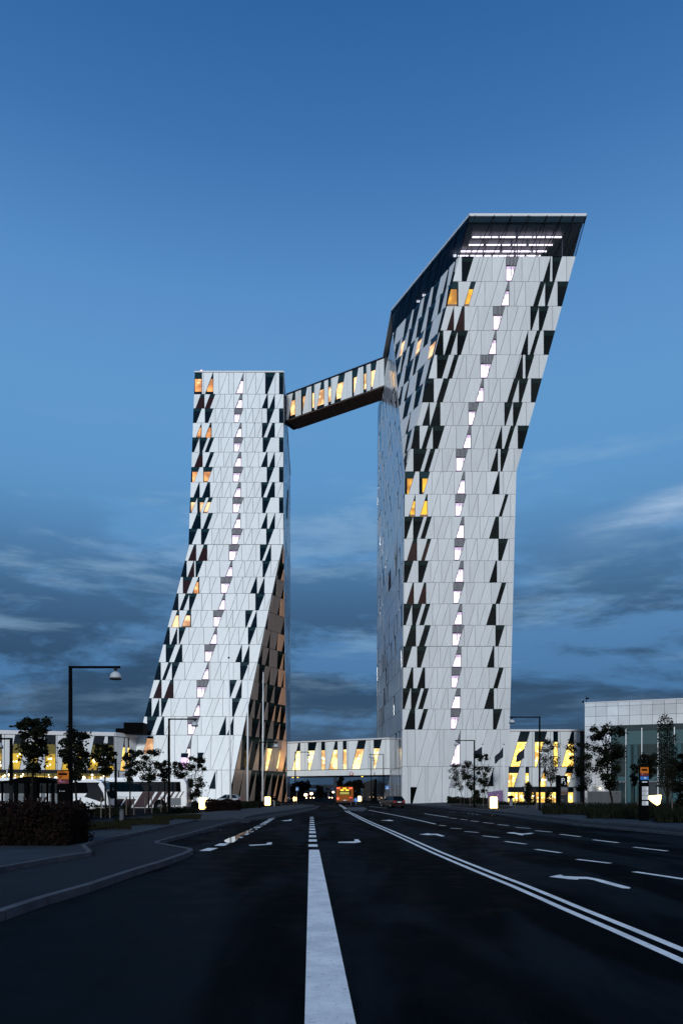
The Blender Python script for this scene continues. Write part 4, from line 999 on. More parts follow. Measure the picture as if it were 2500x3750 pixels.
# ================================================================ glazed podium behind, far things seen under the low bridge
gp = Building('glazed_podium', 'dark glazed podium wall with upright fins seen beneath the low bridge', 'building', (9,200,0))
ga, gb = Vector((9.2,194.2,0)), Vector((7.4,258,0)); d = (gb-ga).normalized(); n_ = Vector((-d.y, d.x, 0))
if n_.x > 0: n_ = -n_
m = MB(); m.prism([ga, gb, gb+Vector((20,0,0)), ga+Vector((20,0,0))], (0,0,0), (0,0,6.0)); gp.part('glass_wall', m, 'glass')
m = MB(); L = (gb-ga).length; x = 0.4
while x < L:
    p = ga+d*x; m.prism([p-d*0.05, p+d*0.05, p+d*0.05+n_*0.18, p-d*0.05+n_*0.18], (0,0,0), (0,0,6.0)); x += random.uniform(0.9, 2.2)
lm_ = MB(); rr_ = random.Random(9)  # glowing discs added on the glass to imitate reflected amber lamps
for i in range(26):
    p = ga+d*rr_.uniform(1, L-1); h = rr_.choice((1.15,1.35,1.5,2.4)); q = rr_.uniform(0.10,0.22); p2 = p+n_*0.04+Vector((0,0,h))
    lm_.prism([p2+d*(q*1.6*math.cos(t*1.0472))+Vector((0,0,q*math.sin(t*1.0472))) for t in range(6)], (0,0,0), n_*0.03)
o = gp.part('lamp_reflection', lm_, 'headlamp'); o['kind'] = 'stuff'
o = gp.part('fin', m, 'darkgrey'); o['kind'] = 'stuff'
gp.finish()
ov = Building('overpass', 'concrete railway overpass crossing far beyond the low bridge', 'overpass', (-15,390,0))
m = MB(); m.box(-60, 20, 390, 400, 5.4, 6.6); ov.part('deck', m, 'concrete')
m = MB(); m.box(-60, 20, 389.6, 389.9, 6.62, 7.4); ov.part('parapet', m, 'midgrey')
m = MB(); m.box(-60, 20, 391, 399, 3.6, 4.3); ov.part('lower_beam', m, 'concrete')
for x in (-30,-19,-7,5,17): m = MB(); m.box(x-0.6,x+0.6,392,398,0,5.4); ov.part('pier', m, 'concrete')
ch = MB(); p = P3(1228, 2914, 430); ch.lathe([(1.1,0),(1.0,11.5),(1.15,11.6),(1.15,12.2)], (p.x,430,0), 12); tag(ch.build('chimney','concrete'), 'reddish round chimney above the far overpass', 'chimney')

# ---- foliage
def leaf_cloud(mb, clumps, n, size, rnd, mi=0, flat=0.0):
    for k in range(n):
        c, r = rnd.choice(clumps)
        while True:
            v = Vector((rnd.uniform(-1,1), rnd.uniform(-1,1), rnd.uniform(-1,1)))
            if v.length < 1: break
        p = Vector(c) + Vector((v.x*r, v.y*r, v.z*r*(0.8)))
        s = size*rnd.uniform(0.6, 1.3)
        a = Vector((rnd.gauss(0,1), rnd.gauss(0,1), rnd.gauss(0,0.6))).normalized(); b = a.cross(Vector((rnd.gauss(0,1), rnd.gauss(0,1), rnd.gauss(0,1)))).normalized()
        mb.add([p-a*s, p-b*s*0.55+a*s*0.1, p+a*s, p+b*s*0.55+a*s*0.1], [(0,1,2,3)], mi)
def tree(px, D, top_y, crown_px, crown_bot_y, label, seed, z0=0.24, n=1300, leafsize=0.13, shape='round', stakes=2, name='young_tree', cat='tree', group=None, m='leaf', off=0, trunk_r=0.055, clumpk=1.0):
    rnd = random.Random(seed); x = (px-CX)*D/F; ztop = CH+(HY-top_y)*D/F; zb = CH+(HY-crown_bot_y)*D/F; R = crown_px*D/F/2
    root = empty(name, (x, D, z0)); tag(root, label, cat, group)
    H = ztop-z0; cb = zb-z0; tr = MB()
    bendx = off*D/F
    stem = [Vector((0,0,-0.05)), Vector((rnd.uniform(-.04,.04), 0, cb*0.5)), Vector((bendx*0.4, 0, cb)), Vector((bendx*0.8, rnd.uniform(-.1,.1), cb+(H-cb)*0.5)), Vector((bendx, 0, H*0.96))]
    tr.tube(stem, [trunk_r*1.25, trunk_r, trunk_r*0.85, trunk_r*0.5, trunk_r*0.15], 7)
    clumps = []
    if shape == 'column':
        for i in range(4):
            bx = R*(-0.8+1.6*i/3); hh = H*rnd.uniform(0.7, 1.0) if i != 1 else H
            tr.tube([Vector((0,0,cb*0.6)), Vector((bx*0.8,0,cb+0.2)), Vector((bx,rnd.uniform(-.1,.1),hh))], [trunk_r*0.6, trunk_r*0.5, 0.01], 5)
            z = cb
            while z < hh: clumps.append(((bx*min(1,(z/cb)), rnd.uniform(-.15,.15), z), 0.20)); z += 0.22
    else:
        K = int(rnd.randint(17,22)*clumpk)
        for i in range(K):
            t = (i+0.5)/K; zz = cb + (H-cb)*t
            prof = math.sin(math.pi*min(1, (0.18+0.82*(1-t))**0.9))**0.75 if shape == 'round' else (1-t*0.85)
            r = R*prof*rnd.uniform(0.45, 0.98); an_ = i*2.4+rnd.uniform(-.5,.5)
            c = Vector((bendx*min(1, zz/H)+math.cos(an_)*r, math.sin(an_)*r, zz+rnd.uniform(-.1,.15)*(H-cb)))
            c.z = min(max(c.z, cb*1.02), H-0.1)
            cr = R*rnd.uniform(0.22, 0.40); clumps.append((c, cr))
            s0 = stem[2]+(stem[4]-stem[2])*max(0, t-0.22); tr.tube([s0, (s0+c)/2+Vector((0,0,0.05)), c], [trunk_r*0.35, trunk_r*0.22, 0.008], 4)
        clumps.append((Vector((bendx, 0, H-R*0.2)), R*0.2))
        for i in range(3): clumps.append((Vector((bendx*0.5, rnd.uniform(-.2,.2), cb+(H-cb)*rnd.uniform(.2,.8))), R*0.75))
    tr.build('trunk', 'bark', root)
    cr_ = MB(); leaf_cloud(cr_, clumps, int(n*1.7), leafsize*0.70, rnd); leaf_cloud(cr_, [(c_, r_*1.7) for c_, r_ in clumps], int(n*0.35), leafsize*0.7, rnd); o = cr_.build('crown', m, root, recalc=False)
    if stakes:
        for sgn in ((-1,1) if stakes == 2 else (1,)):
            s = MB(); s.tube([(sgn*0.28,-0.05,-0.05),(sgn*0.26,-0.05,min(1.25, cb*0.6))], 0.04, 6); s.build('stake', 'stake', root)
    return root
GL = 'young trees on the grass strip by the coaches'
tree(118, 31, 2634, 125, 2818, 'tall young tree at the far left behind the bus shelter, topping the wing roof', 1, n=1500, group=GL, off=8)
tree(277, 38, 2684, 115, 2850, 'young tree just right of the tall left street lamp, loose side shoots', 2, n=1500, group=GL, off=-6)
tree(387, 46, 2726, 78, 2838, 'young tree in front of the windscreen of the left white coach', 3, n=1100, group=GL, off=-8)
tree(477, 53, 2748, 62, 2858, 'young tree in front of the lettered part of the striped coach', 4, n=1000, group=GL)
tree(544, 59, 2748, 85, 2865, 'young tree in front of the middle of the striped coach, wide airy crown', 5, n=1100, group=GL, off=4)
tree(602, 62.6, 2790, 50, 2862, 'short young tree in front of the striped coach just left of a slim lamp post', 6, n=900, group=GL)
tree(714, 74, 2775, 76, 2948, 'dense young tree behind the rear of the striped coach, beside the glowing box', 7, n=2200, name='young_tree', stakes=0, off=2, z0=0.02)
tree(665, 82, 2792, 60, 2860, 'leafy tree behind the tail of the striped coach, against the tower base', 8, n=1300, stakes=0, off=-8, z0=0.02)
GR = 'young trees on the right pavement'
tree(1692, 112, 2800, 66, 2893, 'leftmost small tree in front of the right tower, one stray side branch', 9, n=1200, group=GR, off=-22)
tree(1734, 104, 2792, 62, 2895, 'small tree left of the purple billboard beside a slim lamp post', 10, n=1300, group=GR, off=-26)
tree(1777, 88, 2765, 66, 2900, 'taller small tree left of the purple billboard, nearest the glowing box', 11, n=1500, group=GR, off=-12)
tree(2027, 98, 2711, 88, 2885, 'tree in front of the yellow-lit wing windows left of the parking sign', 12, n=1800, group=GR, off=-24)
tree(2134, 72, 2718, 100, 2893, 'round tree between the parking sign and the metal-clad hall', 13, n=1900, group=GR, off=-14)
tree(2242, 62, 2664, 120, 2890, 'large dark tree in front of the hall, left of the right bus stop pillar', 14, n=3000, leafsize=0.15, stakes=0, off=-28, trunk_r=0.09, clumpk=1.5)
tree(2372, 66, 2766, 76, 2850, 'rounded small tree crown behind the right bus stop pillar', 15, n=1700, stakes=0, trunk_r=0.07)
tree(2322, 70, 2800, 34, 2880, 'thin dark tree just left of the right bus stop pillar', 16, n=700, stakes=1)
tree(2443, 46, 2618, 62, 2880, 'upright columnar tree with several steep stems near the right edge', 17, n=1500, shape='column', stakes=1, trunk_r=0.07, leafsize=0.09)
tree(2490, 52, 2760, 90, 2960, 'dark bushy tree cut by the right edge of the view', 18, n=2600, stakes=0)
tree(2555, 50, 2730, 100, 2930, 'dark tree just beyond the right edge of the view', 28, n=1600, stakes=0)
def conifer(px, base_y, top_y, wpx, label, seed, n=900):
    D = (CH-0.22)*F/(base_y-HY); return tree(px, D, top_y, wpx, base_y-12, label, seed, n=n, shape='cone', stakes=0, leafsize=0.10, name='evergreen_shrub', cat='shrub', clumpk=1.6)
conifer(1932, 2957, 2866, 48, 'pointed evergreen shrub in front of the lit entrance', 19, 1300)
conifer(2008, 2958, 2896, 34, 'small dark shrub left of the parking sign in front of lit doors', 20, 800)
conifer(1745, 2958, 2895, 42, 'dark round shrub beneath the trees at the right tower', 21, 900)
# hedges: boxy clumps of many leaves
def hedge(name, pts, D, h, depth, label, seed, n, z0=0.22, m='leaf', size=0.10, stuff=False, top_noise=0.15):
    rnd = random.Random(seed); xa, xb = [(p-CX)*D/F for p in pts]; root = empty(name, ((xa+xb)/2, D+depth/2, z0)); w = xb-xa
    tag(root, label, 'hedge')
    c = MB(); c.box(-w/2+0.12, w/2-0.12, -depth/2+0.12, depth/2-0.12, -0.1, h-0.18); c.build('stem_core', 'farleaf', root)
    f = MB()
    for k in range(n):
        side = rnd.random(); x = rnd.uniform(-w/2, w/2); 
        hh = h*(1-top_noise/2+top_noise*noise.noise(Vector((x*1.3, seed, 0)))*1.6)
        if side < 0.5: p = Vector((x, -depth/2+rnd.uniform(-0.10,0.10), rnd.uniform(0, hh)))
        elif side < 0.88: p = Vector((x, rnd.uniform(-depth/2, depth/2), hh+rnd.gauss(0,0.06)))
        else: p = Vector((rnd.choice((-1,1))*(w/2+rnd.uniform(-.1,.06)), rnd.uniform(-depth/2, depth/2), rnd.uniform(0,hh)))
        s = size*rnd.uniform(0.5,1.3); a = Vector((rnd.gauss(0,1), rnd.gauss(0,1), rnd.gauss(0,1))).normalized(); b = a.cross(Vector((rnd.gauss(0,1),rnd.gauss(0,1),rnd.gauss(0,1)))).normalized()
        f.add([p-a*s, p-b*s*0.6, p+a*s, p+b*s*0.6], [(0,1,2,3)])
    f.build('foliage', m, root, recalc=False); return root
hedge('hedge', (-560, 243), 20.2, 1.14, 2.2, 'reddish leafy hedge in the left foreground below the bus shelter', 31, 9000, m='leaf_red', size=0.055)
hedge('hedge', (750, 868), 68, 1.05, 2.5, 'reddish hedge beside the left glowing box', 32, 2600, z0=0.1, m='leaf_red', size=0.09)
hedge('hedge', (868, 955), 88, 0.75, 1.6, 'low dark hedge around the first two white flagpoles', 33, 1300, z0=0.1, size=0.09)
hedge('hedge', (955, 1022), 104, 0.7, 1.4, 'low dark hedge beside the glowing box at the bronze wall', 34, 900, z0=0.1, size=0.09)
hedge('hedge', (1640, 1700), 128, 1.2, 1.6, 'dark hedge at the foot of the right tower below the leftmost tree', 35, 900, z0=0.1, size=0.12)
hedge('hedge', (1700, 1788), 122, 1.1, 1.6, 'dark hedge at the foot of the right tower left of the billboard', 36, 1100, z0=0.1, size=0.12)
hedge('hedge', (1820, 1960), 108, 0.6, 1.4, 'very low dark hedge between the billboard and the lit entrance', 37, 1000, z0=0.1, size=0.10)
hedge('hedge', (340, 470), 57, 0.7, 0.8, 'thin low hedge in front of the coach wheels', 38, 900, z0=0.1, size=0.08)
hedge('hedge', (560, 720), 66, 0.55, 0.8, 'thin low hedge in front of the rear of the striped coach', 39, 900, z0=0.0, size=0.08)
# ground cover on the right bed and grass tufts on the left strip
def blades(name, quads, n, h, seed, label, m, wid=0.025, z0=0.24):
    rnd = random.Random(seed); mb = MB()
    for k in range(n):
        q = rnd.choice(quads); px, py = rnd.uniform(q[0], q[1]), rnd.uniform(q[2], q[3]); p = G(px, py, z0)
        hh = h*rnd.uniform(0.4,1.2); a = Vector((rnd.gauss(0,1), rnd.gauss(0,1), 0)).normalized()*wid*(1+p.y/60); t = Vector((rnd.gauss(0,.25), rnd.gauss(0,.25), 1))*hh
        mb.add([p-a, p+a, p+t], [(0,1,2)])
    o = mb.build(name, m, recalc=False); tag(o, label, 'plants', kind='stuff'); return o
blades('ground_cover', [(1985,2600,2955,2984),(2150,2600,2975,2998),(2400,2640,2985,3012)], 11000, 0.62, 41, 'dark tall grasses and low planting filling the right bed', 'leaf', 0.03)
blades('grass', [(260,480,3014,3040),(420,620,3000,3022),(560,735,2986,3002)], 7000, 0.10, 42, 'short dark grass on the strip by the coaches', 'grass', 0.012, 0.26)
# far tree masses under and beyond the bridge
def fartree(xa, xb, top_y, D, label, seed, n=700):
    rnd = random.Random(seed); cx_ = (xa+xb)/2; x = (cx_-CX)*D/F; R = (xb-xa)*D/F/2; H = CH+(HY-top_y)*D/F
    root = empty('broadleaf_tree', (x, D, 0)); tag(root, label, 'tree'); t = MB(); t.tube([(0,0,0),(0,0,H*0.6)], [0.3,0.15], 6); t.build('trunk','bark',root)
    cl = [(Vector((rnd.uniform(-.75,.75)*R, rnd.uniform(-.4,.4)*R, H*rnd.uniform(0.25,0.82))), R*0.36) for i in range(14)] + [(Vector((0,0,H*0.45)), R*0.55), (Vector((0,0,H*0.2)), R*0.4)]
    c = MB(); leaf_cloud(c, cl, n, 0.55, rnd); c.build('crown','farleaf',root, recalc=False)
fartree(1066, 1137, 2855, 235, 'dark tree left of the road beyond the low bridge', 51)
fartree(1040, 1085, 2862, 260, 'dark tree beyond the bridge close to the left tower', 52)
fartree(1158, 1186, 2872, 250, 'narrow dark tree in the middle distance beyond the bridge', 53)
fartree(1236, 1290, 2835, 225, 'big dark tree above the orange bus beyond the bridge', 54, 1100)
fartree(1280, 1332, 2838, 232, 'big dark tree beyond the bridge against the glazed podium', 55, 1100)
fartree(1186, 1222, 2888, 420, 'far low tree left of the chimney beyond the overpass', 56, 300)
ft = MB(); rnd = random.Random(60); cl = [(Vector((rnd.uniform(-70,12), 470+rnd.uniform(-10,10), rnd.uniform(0.5,4.5))), 3.0) for i in range(120)]
leaf_cloud(ft, cl, 3500, 0.9, rnd); tag(ft.build('far_wood','farleaf',recalc=False), 'far dark tree line closing the view under the bridge', 'trees', kind='stuff')

# ================================================================ street lamps
def lamp(px, D, top_y, arm_px, label, z0=0.22, r=0.115):
    x = (px-CX)*D/F; H = CH+(HY-top_y)*D/F-z0; A = arm_px*D/F; s = 1 if A > 0 else -1
    root = empty('street_lamp', (x, D, z0)); tag(root, label, 'street lamp', 'street lamps with bell shades')
    m = MB(); m.tube([(0,0,-0.1),(0,0,H*0.5),(0,0,H)], [r*1.25, r, r*0.8], 4, sq=False); m.build('pole','black',root)
    m = MB(); m.box(min(-r*0.7*s, A), max(-r*0.7*s, A), -0.055, 0.055, H-0.10, H); m.build('arm','black',root)
    b = A - s*0.22
    m = MB(); m.lathe([(0.03,-0.14),(0.03,0.0),(0.09,0.01),(0.09,-0.04),(0.05,-0.06),(0.05,-0.14)], (b,0,H-0.12), 10); m.build('stem','darkgrey',root)
    m = MB(); m.lathe([(0.06,-0.14),(0.15,-0.18),(0.22,-0.26),(0.26,-0.38),(0.265,-0.47),(0.25,-0.47),(0.24,-0.38),(0.19,-0.27)], (b,0,H-0.12), 20); m.build('lamp_shade','lampshade',root, smooth=True)
    m = MB(); m.lathe([(0.24,-0.46),(0.275,-0.46),(0.275,-0.51),(0.24,-0.51)], (b,0,H-0.12), 20); m.build('rim','darkgrey',root)
    return root
lamp(258, 35, 2440, 182, 'tall nearest street lamp at the left with arm and pale bell shade against the sky')
lamp(619, 59, 2632, 104, 'street lamp in front of the splayed tower base, behind the striped coach')
lamp(951.5, 80, 2717, 66, 'street lamp in front of the bronze wall between white flagpoles')
lamp(1081, 113, 2754, 54, 'small street lamp left of the road in front of the low bridge', z0=0.1)
lamp(1403.5, 128, 2762, -52, 'street lamp right of the road in front of the low bridge', z0=0.1)
lamp(1736, 87, 2711, -72, 'street lamp in front of the right tower beside the small trees')
lamp(1975, 68.6, 2625, -110, 'tall street lamp rising before the lit right wing, shade against the sky', r=0.10)
lamp(41, 44, 2703, -60, 'thin street lamp at the far left edge in front of the left wing')
lamp(424, 62, 2778, -30, 'small thin street lamp beside the windscreen of the left coach')
lamp(1359, 150, 2776, 12, 'far thin lamp post under the right end of the low bridge', z0=0.0)

# ================================================================ flagpoles
def flagpole(px, D, top_y, label, z0=0.1, lean=0.0):
    x = (px-CX)*D/F; H = CH+(HY-top_y)*D/F-z0; root = empty('flagpole', (x,D,z0)); tag(root, label, 'flagpole')
    m = MB(); m.tube([(0,0,0),(lean*0.5,0,H*0.5),(lean,0,H)], [0.13,0.10,0.05], 10); m.build('pole','whitepole',root, smooth=True)
    m = MB(); m.lathe([(0.03,0),(0.11,0.05),(0.13,0.13),(0.09,0.22),(0.02,0.25)], (lean,0,H), 10); m.build('finial','darkgrey',root)
    m = MB(); m.tube([(0.13,0,1.6),(0.20,-0.03,1.2),(0.13,0,1.0)], 0.015, 5); m.build('halyard_cleat','darkgrey',root)
    return root, H
flagpole(845, 88, 2413, 'leftmost of the three tall white flagpoles, in front of the white tower face', lean=-0.25)
flagpole(906, 90, 2436, 'middle of the three tall white flagpoles, standing before the tower corner', lean=0.05)
flagpole(961, 108, 2462, 'rightmost of the three tall white flagpoles, before the bronze wall', lean=0.1)
def flag(px, top_y, D, dirs, label, seed):
    x = (px-CX)*D/F; zt = CH+(HY-top_y)*D/F
    nu, nv = 14, 8; mb = MB(); vs = []
    top, out, hang = dirs                                  # heights and direction of the fly end in metres
    for i in range(nu+1):
        for j in range(nv+1):
            u_, v_ = i/nu, j/nv
            p = Vector((out*u_ , -0.15+0.28*math.sin(u_*8+seed+v_*1.5)*u_, -v_*top*(1-0.35*u_) - hang*u_ + 0.10*math.sin(u_*6+v_*4+seed)))
            vs.append(p)
    fs = [(i*(nv+1)+j, (i+1)*(nv+1)+j, (i+1)*(nv+1)+j+1, i*(nv+1)+j+1) for i in range(nu) for j in range(nv)]
    mb.add(vs, fs); bk = [v+Vector((0,0.02,0)) for v in vs]; mb.add(bk, [f[::-1] for f in fs])
    o = mb.build('flag','flag', recalc=False, smooth=True); o.location = (x-0.06, D-0.05, zt); tag(o, label, 'flag'); return o
for px, sgn, seed, lb in ((1767,0,1,'leftmost short flagpole at the right tower'),(1844,0,2,'middle short flagpole, before the purple billboard corner'),(1921,0,3,'right short flagpole before the lit wing windows')):
    flagpole(px, 140, 2729, lb + ', flying a dark flag')
flag(1765, 2738, 139.8, (2.2, -1.55, 0.7), 'dark flag with a pale emblem on the leftmost short flagpole', 0.5)
flag(1842, 2738, 139.8, (1.9, -1.65, 1.9), 'dark flag hanging from the middle short flagpole', 2.0)
flag(1919, 2740, 139.8, (2.0, -1.55, 1.5), 'dark flag on the right short flagpole before the lit wing', 3.6)


# ================================================================ coaches
def coach(label, L, H, front, loc, striped=False, seed=0):
    """side facing the viewer; front=+1 nose at the right end"""
    root = empty('coach', loc); tag(root, label, 'coach'); Wd = 2.45
    X = lambda x: x if front > 0 else L-x                   # x counted from the tail
    prof = [(0.05,0.45),(0.0,1.0),(0.02,2.6),(0.18,H-0.12),(0.5,H),(L-1.3,H),(L-0.55,H-0.22),(L-0.22,H-0.9),(L,1.25),(L,0.55),(L-0.1,0.38),(0.3,0.38)]
    b = MB(); b.prism([(X(x),0,z) for x, z in prof], (0,0,0), (0,Wd,0)); b.build('body','whitepaint',root, bevel=0.07)
    rf = MB(); rf.box(min(X(3),X(L-3)), max(X(3),X(L-3)), 0.4, Wd-0.4, H-0.02, H+0.14); rf.build('roof_unit','whitepaint',root, bevel=0.04)
    zt, zb = H-0.34, H-1.22
    # side glass panes
    xs = [1.0]; 
    while xs[-1] < L-3.4: xs.append(min(xs[-1]+1.75, L-2.2))
    for side in (0, 1):
        y0, y1 = (-0.02, 0.01) if side == 0 else (Wd-0.01, Wd+0.02)
        bk = MB(); bk.prism([(X(p[0]),y0+0.008,p[1]) for p in [(0.55,zb-0.04),(L-1.35,zb-0.04),(L-0.75,zt+0.06),(0.62,zt+0.06)]], (0,0,0), (0,y1-y0-0.01,0)); bk.build('window_band','black',root)
        for i in range(len(xs)-1):
            m = MB(); m.prism([(X(p[0]),y0-0.005,p[1]) for p in [(xs[i]+0.03,zb),(xs[i+1]-0.03,zb),(xs[i+1]-0.03,zt),(xs[i]+0.03,zt)]], (0,0,0), (0,0.02 if side==0 else 0.035,0)); m.build('side_window','glass',root)
    # driver's side glass and windscreen
    m = MB(); m.prism([(X(p[0]),-0.03,p[1]) for p in [(L-2.1,zb-0.35),(L-1.75,zb+0.1),(L-1.9,zt),(L-0.95,zt),(L-0.42,zb),(L-0.30,1.15),(L-0.55,1.0),(L-1.6,1.35)]], (0,0,0), (0,0.025,0)); m.build('driver_window','glass',root)
    m = MB(); m.prism([(X(L-0.52),0.15,H-0.30),(X(L-0.52),Wd-0.15,H-0.30),(X(L-0.195),Wd-0.15,H-0.95),(X(L+0.015),Wd-0.15,1.3),(X(L+0.015),0.15,1.3),(X(L-0.195),0.15,H-0.95)], (0,0,0), (0.03*front,0,0.02)); m.build('windscreen','glass',root)
    for s_ in (0.25, Wd-0.55):
        m = MB(); m.box(min(X(L-0.02),X(L+0.04)), max(X(L-0.02),X(L+0.04)), s_, s_+0.3, 0.7, 0.9); m.build('headlight','whiteflat',root)
    for s_ in (0.1, Wd-0.3):
        m = MB(); m.box(min(X(0.06),X(-0.03)), max(X(0.06),X(-0.03)), s_, s_+0.2, 0.9, 1.9); m.build('tail_lamp','darkred',root)
    # mirrors
    m = MB(); m.tube([(X(L-0.55),-0.02,H-0.25),(X(L+0.15),-0.28,H-0.22),(X(L+0.38),-0.30,H-0.45)], 0.04, 6); m.box(min(X(L+0.28),X(L+0.48)),max(X(L+0.28),X(L+0.48)),-0.42,-0.18,H-1.05,H-0.45); m.build('mirror','black',root)
    # wheels in dark arches
    for wx in (2.6, L-2.7):
        m = MB(); m.disc_y((X(wx),-0.025,0.55), 0.66, 0.05, 24); m.build('wheel_arch','black',root)
        for yy in (-0.05, Wd-0.28):
            w = MB(); w.disc_y((X(wx),yy,0.48), 0.48, 0.32, 24); wo_ = w.build('wheel','rubber',root)
            r_ = MB(); r_.disc_y((X(wx),yy-0.015,0.48), 0.26, 0.03, 16); r_.disc_y((X(wx),yy-0.03,0.48), 0.10, 0.03, 10); r_.build('rim','midgrey',wo_)
    m = MB(); m.box(min(X(0.6),X(L-0.4)), max(X(0.6),X(L-0.4)), -0.012, 0.0, 1.46, 1.475); m.build('trim_line','darkgrey',root)
    for dx in (4.2, 5.6, 7.0):
        if dx < L-4: 
            m = MB(); m.box(min(X(dx),X(dx+0.02)), max(X(dx),X(dx+0.02)), -0.010, 0.0, 0.5, 1.44); m.build('hatch_joint','darkgrey',root)
    if striped:
        k = 0
        for x0, w_, zlo, zhi, sl in ((1.15,0.10,0.5,2.0,0.62),(1.55,0.14,0.5,2.0,0.62),(1.98,0.20,0.62,2.0,0.62),(2.45,0.24,0.9,2.0,0.62),(2.95,0.26,1.0,2.0,0.62),(3.45,0.30,0.45,2.0,0.62),(4.0,1.25,0.45,1.95,0.62),(5.45,1.0,0.45,1.25,0.62),(6.6,0.9,0.45,1.25,0.62),(7.65,0.7,0.45,1.25,0.62)):
            sh = -sl
            pts = [(x0+w_-0.0,zlo),(x0,zlo),(x0+(zhi-zlo)*sh,zhi),(x0+w_+(zhi-zlo)*sh,zhi)]
            m = MB(); m.prism([(X(max(p[0],0.1)),-0.016-0.0004*k,p[1]) for p in pts], (0,0,0), (0,0.016,0)); m.build('stripe','stripe',root); k += 1
        m = MB(); m.box(min(X(0.55),X(1.9)), max(X(0.55),X(1.9)), -0.030, 0.0, 0.62, 1.35); m.build('engine_grille','midgrey',root)
        t = text_mb('VGO', 0.52); move_mb(t, (X(7.35), -0.02, 1.66)); t.build('lettering','stripe',root)
    else:
        t = text_mb('CUMU', 0.9); move_mb(t, (L-6.6, -0.02, 1.0)); 
        m = MB()
        for i in range(4):
            x0 = L-7.2+i*0.42; m.prism([(x0,-0.016,0.75),(x0+0.22,-0.016,0.75),(x0+0.5,-0.016,1.45),(x0+0.28,-0.016,1.45)], (0,0,0), (0,0.014,0))
        m.build('livery_mark','stripe',root)
    return root
coach('white coach parked facing right behind the bus shelter, dark windscreen', 13.0, 3.05, 1, ((395-CX)*66/F-13.0, 66, 0.0))
c2o = coach('white coach with maroon diagonal stripes and lettering, rear end at the tower base', 11.5, 3.22, -1, ((683-CX)*72.5/F-11.5, 72.5, 0.0), striped=True)

# ================================================================ bus shelter
sh = empty('bus_shelter', ((110-CX)*33/F, 33, 0.22)); tag(sh, 'black bus shelter with shallow arched roof and glass walls at the far left', 'bus shelter')
xl = lambda px: (px-110)*33/F
m = MB(); pts = []
for i in range(13):
    t = i/12; pts.append((xl(-30)+(xl(222)-xl(-30))*t, 0, 2.02 + 0.20*max(0, math.sin(math.pi*min(1, max(0, (t-0.32)/0.66))))))
poly = pts + [(p[0],0,1.93) for p in reversed(pts)]; m.prism(poly, (0,-0.7,0), (0,0.9,0)); m.build('roof','black',sh)
for px in (-20, 79, 116, 149, 212):
    m = MB(); w_ = 0.055 if px not in (79,116,149) else 0.075; m.box(xl(px)-w_, xl(px)+w_, -0.62, -0.5, -0.02, 1.95); m.build('post','black',sh)
    m = MB(); m.box(xl(px)-0.04, xl(px)+0.04, 0.72, 0.8, -0.02, 1.95); m.build('post','black',sh)
for a, b in ((-20,79),(79,116),(116,149),(149,212)):
    m = MB(); m.box(xl(a)+0.09, xl(b)-0.09, 0.75, 0.77, 0.25, 1.85); m.build('glass_wall','shelterglass',sh)
m = MB(); m.box(xl(0), xl(110), 0.3, 0.7, 0.42, 0.48); m.box(xl(5),xl(9),0.4,0.6,0,0.42); m.box(xl(100),xl(104),0.4,0.6,0,0.42); m.build('bench','darkgrey',sh)
m = MB(); m.box(xl(84), xl(112), 0.60, 0.68, 0.3, 1.8); m.build('timetable_board','darkgrey',sh)
bk = empty('bicycle', ((140-CX)*30.5/F, 30.5, 0.22)); tag(bk, 'parked bicycle half hidden behind the left hedge', 'bicycle')
for dx in (-0.5, 0.5):
    m = MB()
    ring = [(dx+0.33*math.cos(a*math.pi/12), 0, 0.34+0.33*math.sin(a*math.pi/12)) for a in range(25)]; m.tube(ring, 0.018, 5); w = m.build('wheel','rubber',bk)
m = MB(); 
for a, b in (((-0.5,0,0.34),(-0.12,0,0.3)),((-0.12,0,0.3),(0.35,0,0.78)),((-0.5,0,0.34),(-0.22,0,0.8)),((-0.22,0,0.8),(0.35,0,0.82)),((-0.12,0,0.3),(-0.24,0,0.92)),((0.35,0,0.86),(0.5,0,0.34))): m.tube([a,b], 0.02, 5)
m.build('frame','midgrey',bk); m = MB(); m.box(-0.36,-0.12,-0.06,0.06,0.92,0.97); m.build('saddle','black',bk)
m = MB(); m.tube([(0.33,-0.25,0.98),(0.36,0,0.95),(0.33,0.25,0.98)], 0.015, 5); m.lathe([(0.05,0),(0.05,0.05)], (0.42,0,0.82), 8); m.build('handlebar','black',bk)

# ================================================================ bus stop pillars
def print_bars(mb, x0, x1, y, z0, z1, n, rnd):
    dz = (z1-z0)/n
    for i in range(n): mb.box(x0, x0+(x1-x0)*rnd.uniform(0.5,1.0), y, y+0.004, z1-dz*(i+0.7), z1-dz*(i+0.25))
rnd = random.Random(77)
D = 26.0; st = empty('bus_stop_pillar', ((235-CX)*D/F, D, 0.22)); tag(st, 'black bus stop pillar with orange head behind the left foreground hedge, marked 4A', 'bus stop')
zz = lambda py: CH+(HY-py)*D/F-0.22
hw = 21.5*D/F
m = MB(); m.box(-hw, hw, -0.09, 0.09, -0.05, zz(2823)); m.build('pillar','black',st)
m = MB(); m.box(-hw+0.004, hw-0.01, -0.10, -0.09, zz(2855), zz(2824)); oh = m.build('head_panel','orange',st)
m = MB(); m.box(-hw+0.04, hw-0.07, -0.105, -0.10, zz(2840), zz(2832)); m.box(-hw+0.05, hw-0.15, -0.105, -0.10, zz(2829.5), zz(2827)); print_bars(m, -hw+0.05, 0.0, -0.105, zz(2852), zz(2842), 3, rnd); m.build('print','black',oh)
m = MB(); m.box(-hw+0.004, hw-0.01, -0.10, -0.09, zz(2871), zz(2856)); ol_ = m.build('line_panel','darkred',st)
t = text_mb('4A', 0.085); move_mb(t, (-hw+0.10, -0.105, zz(2860))); t.build('number','pinkflat',ol_)
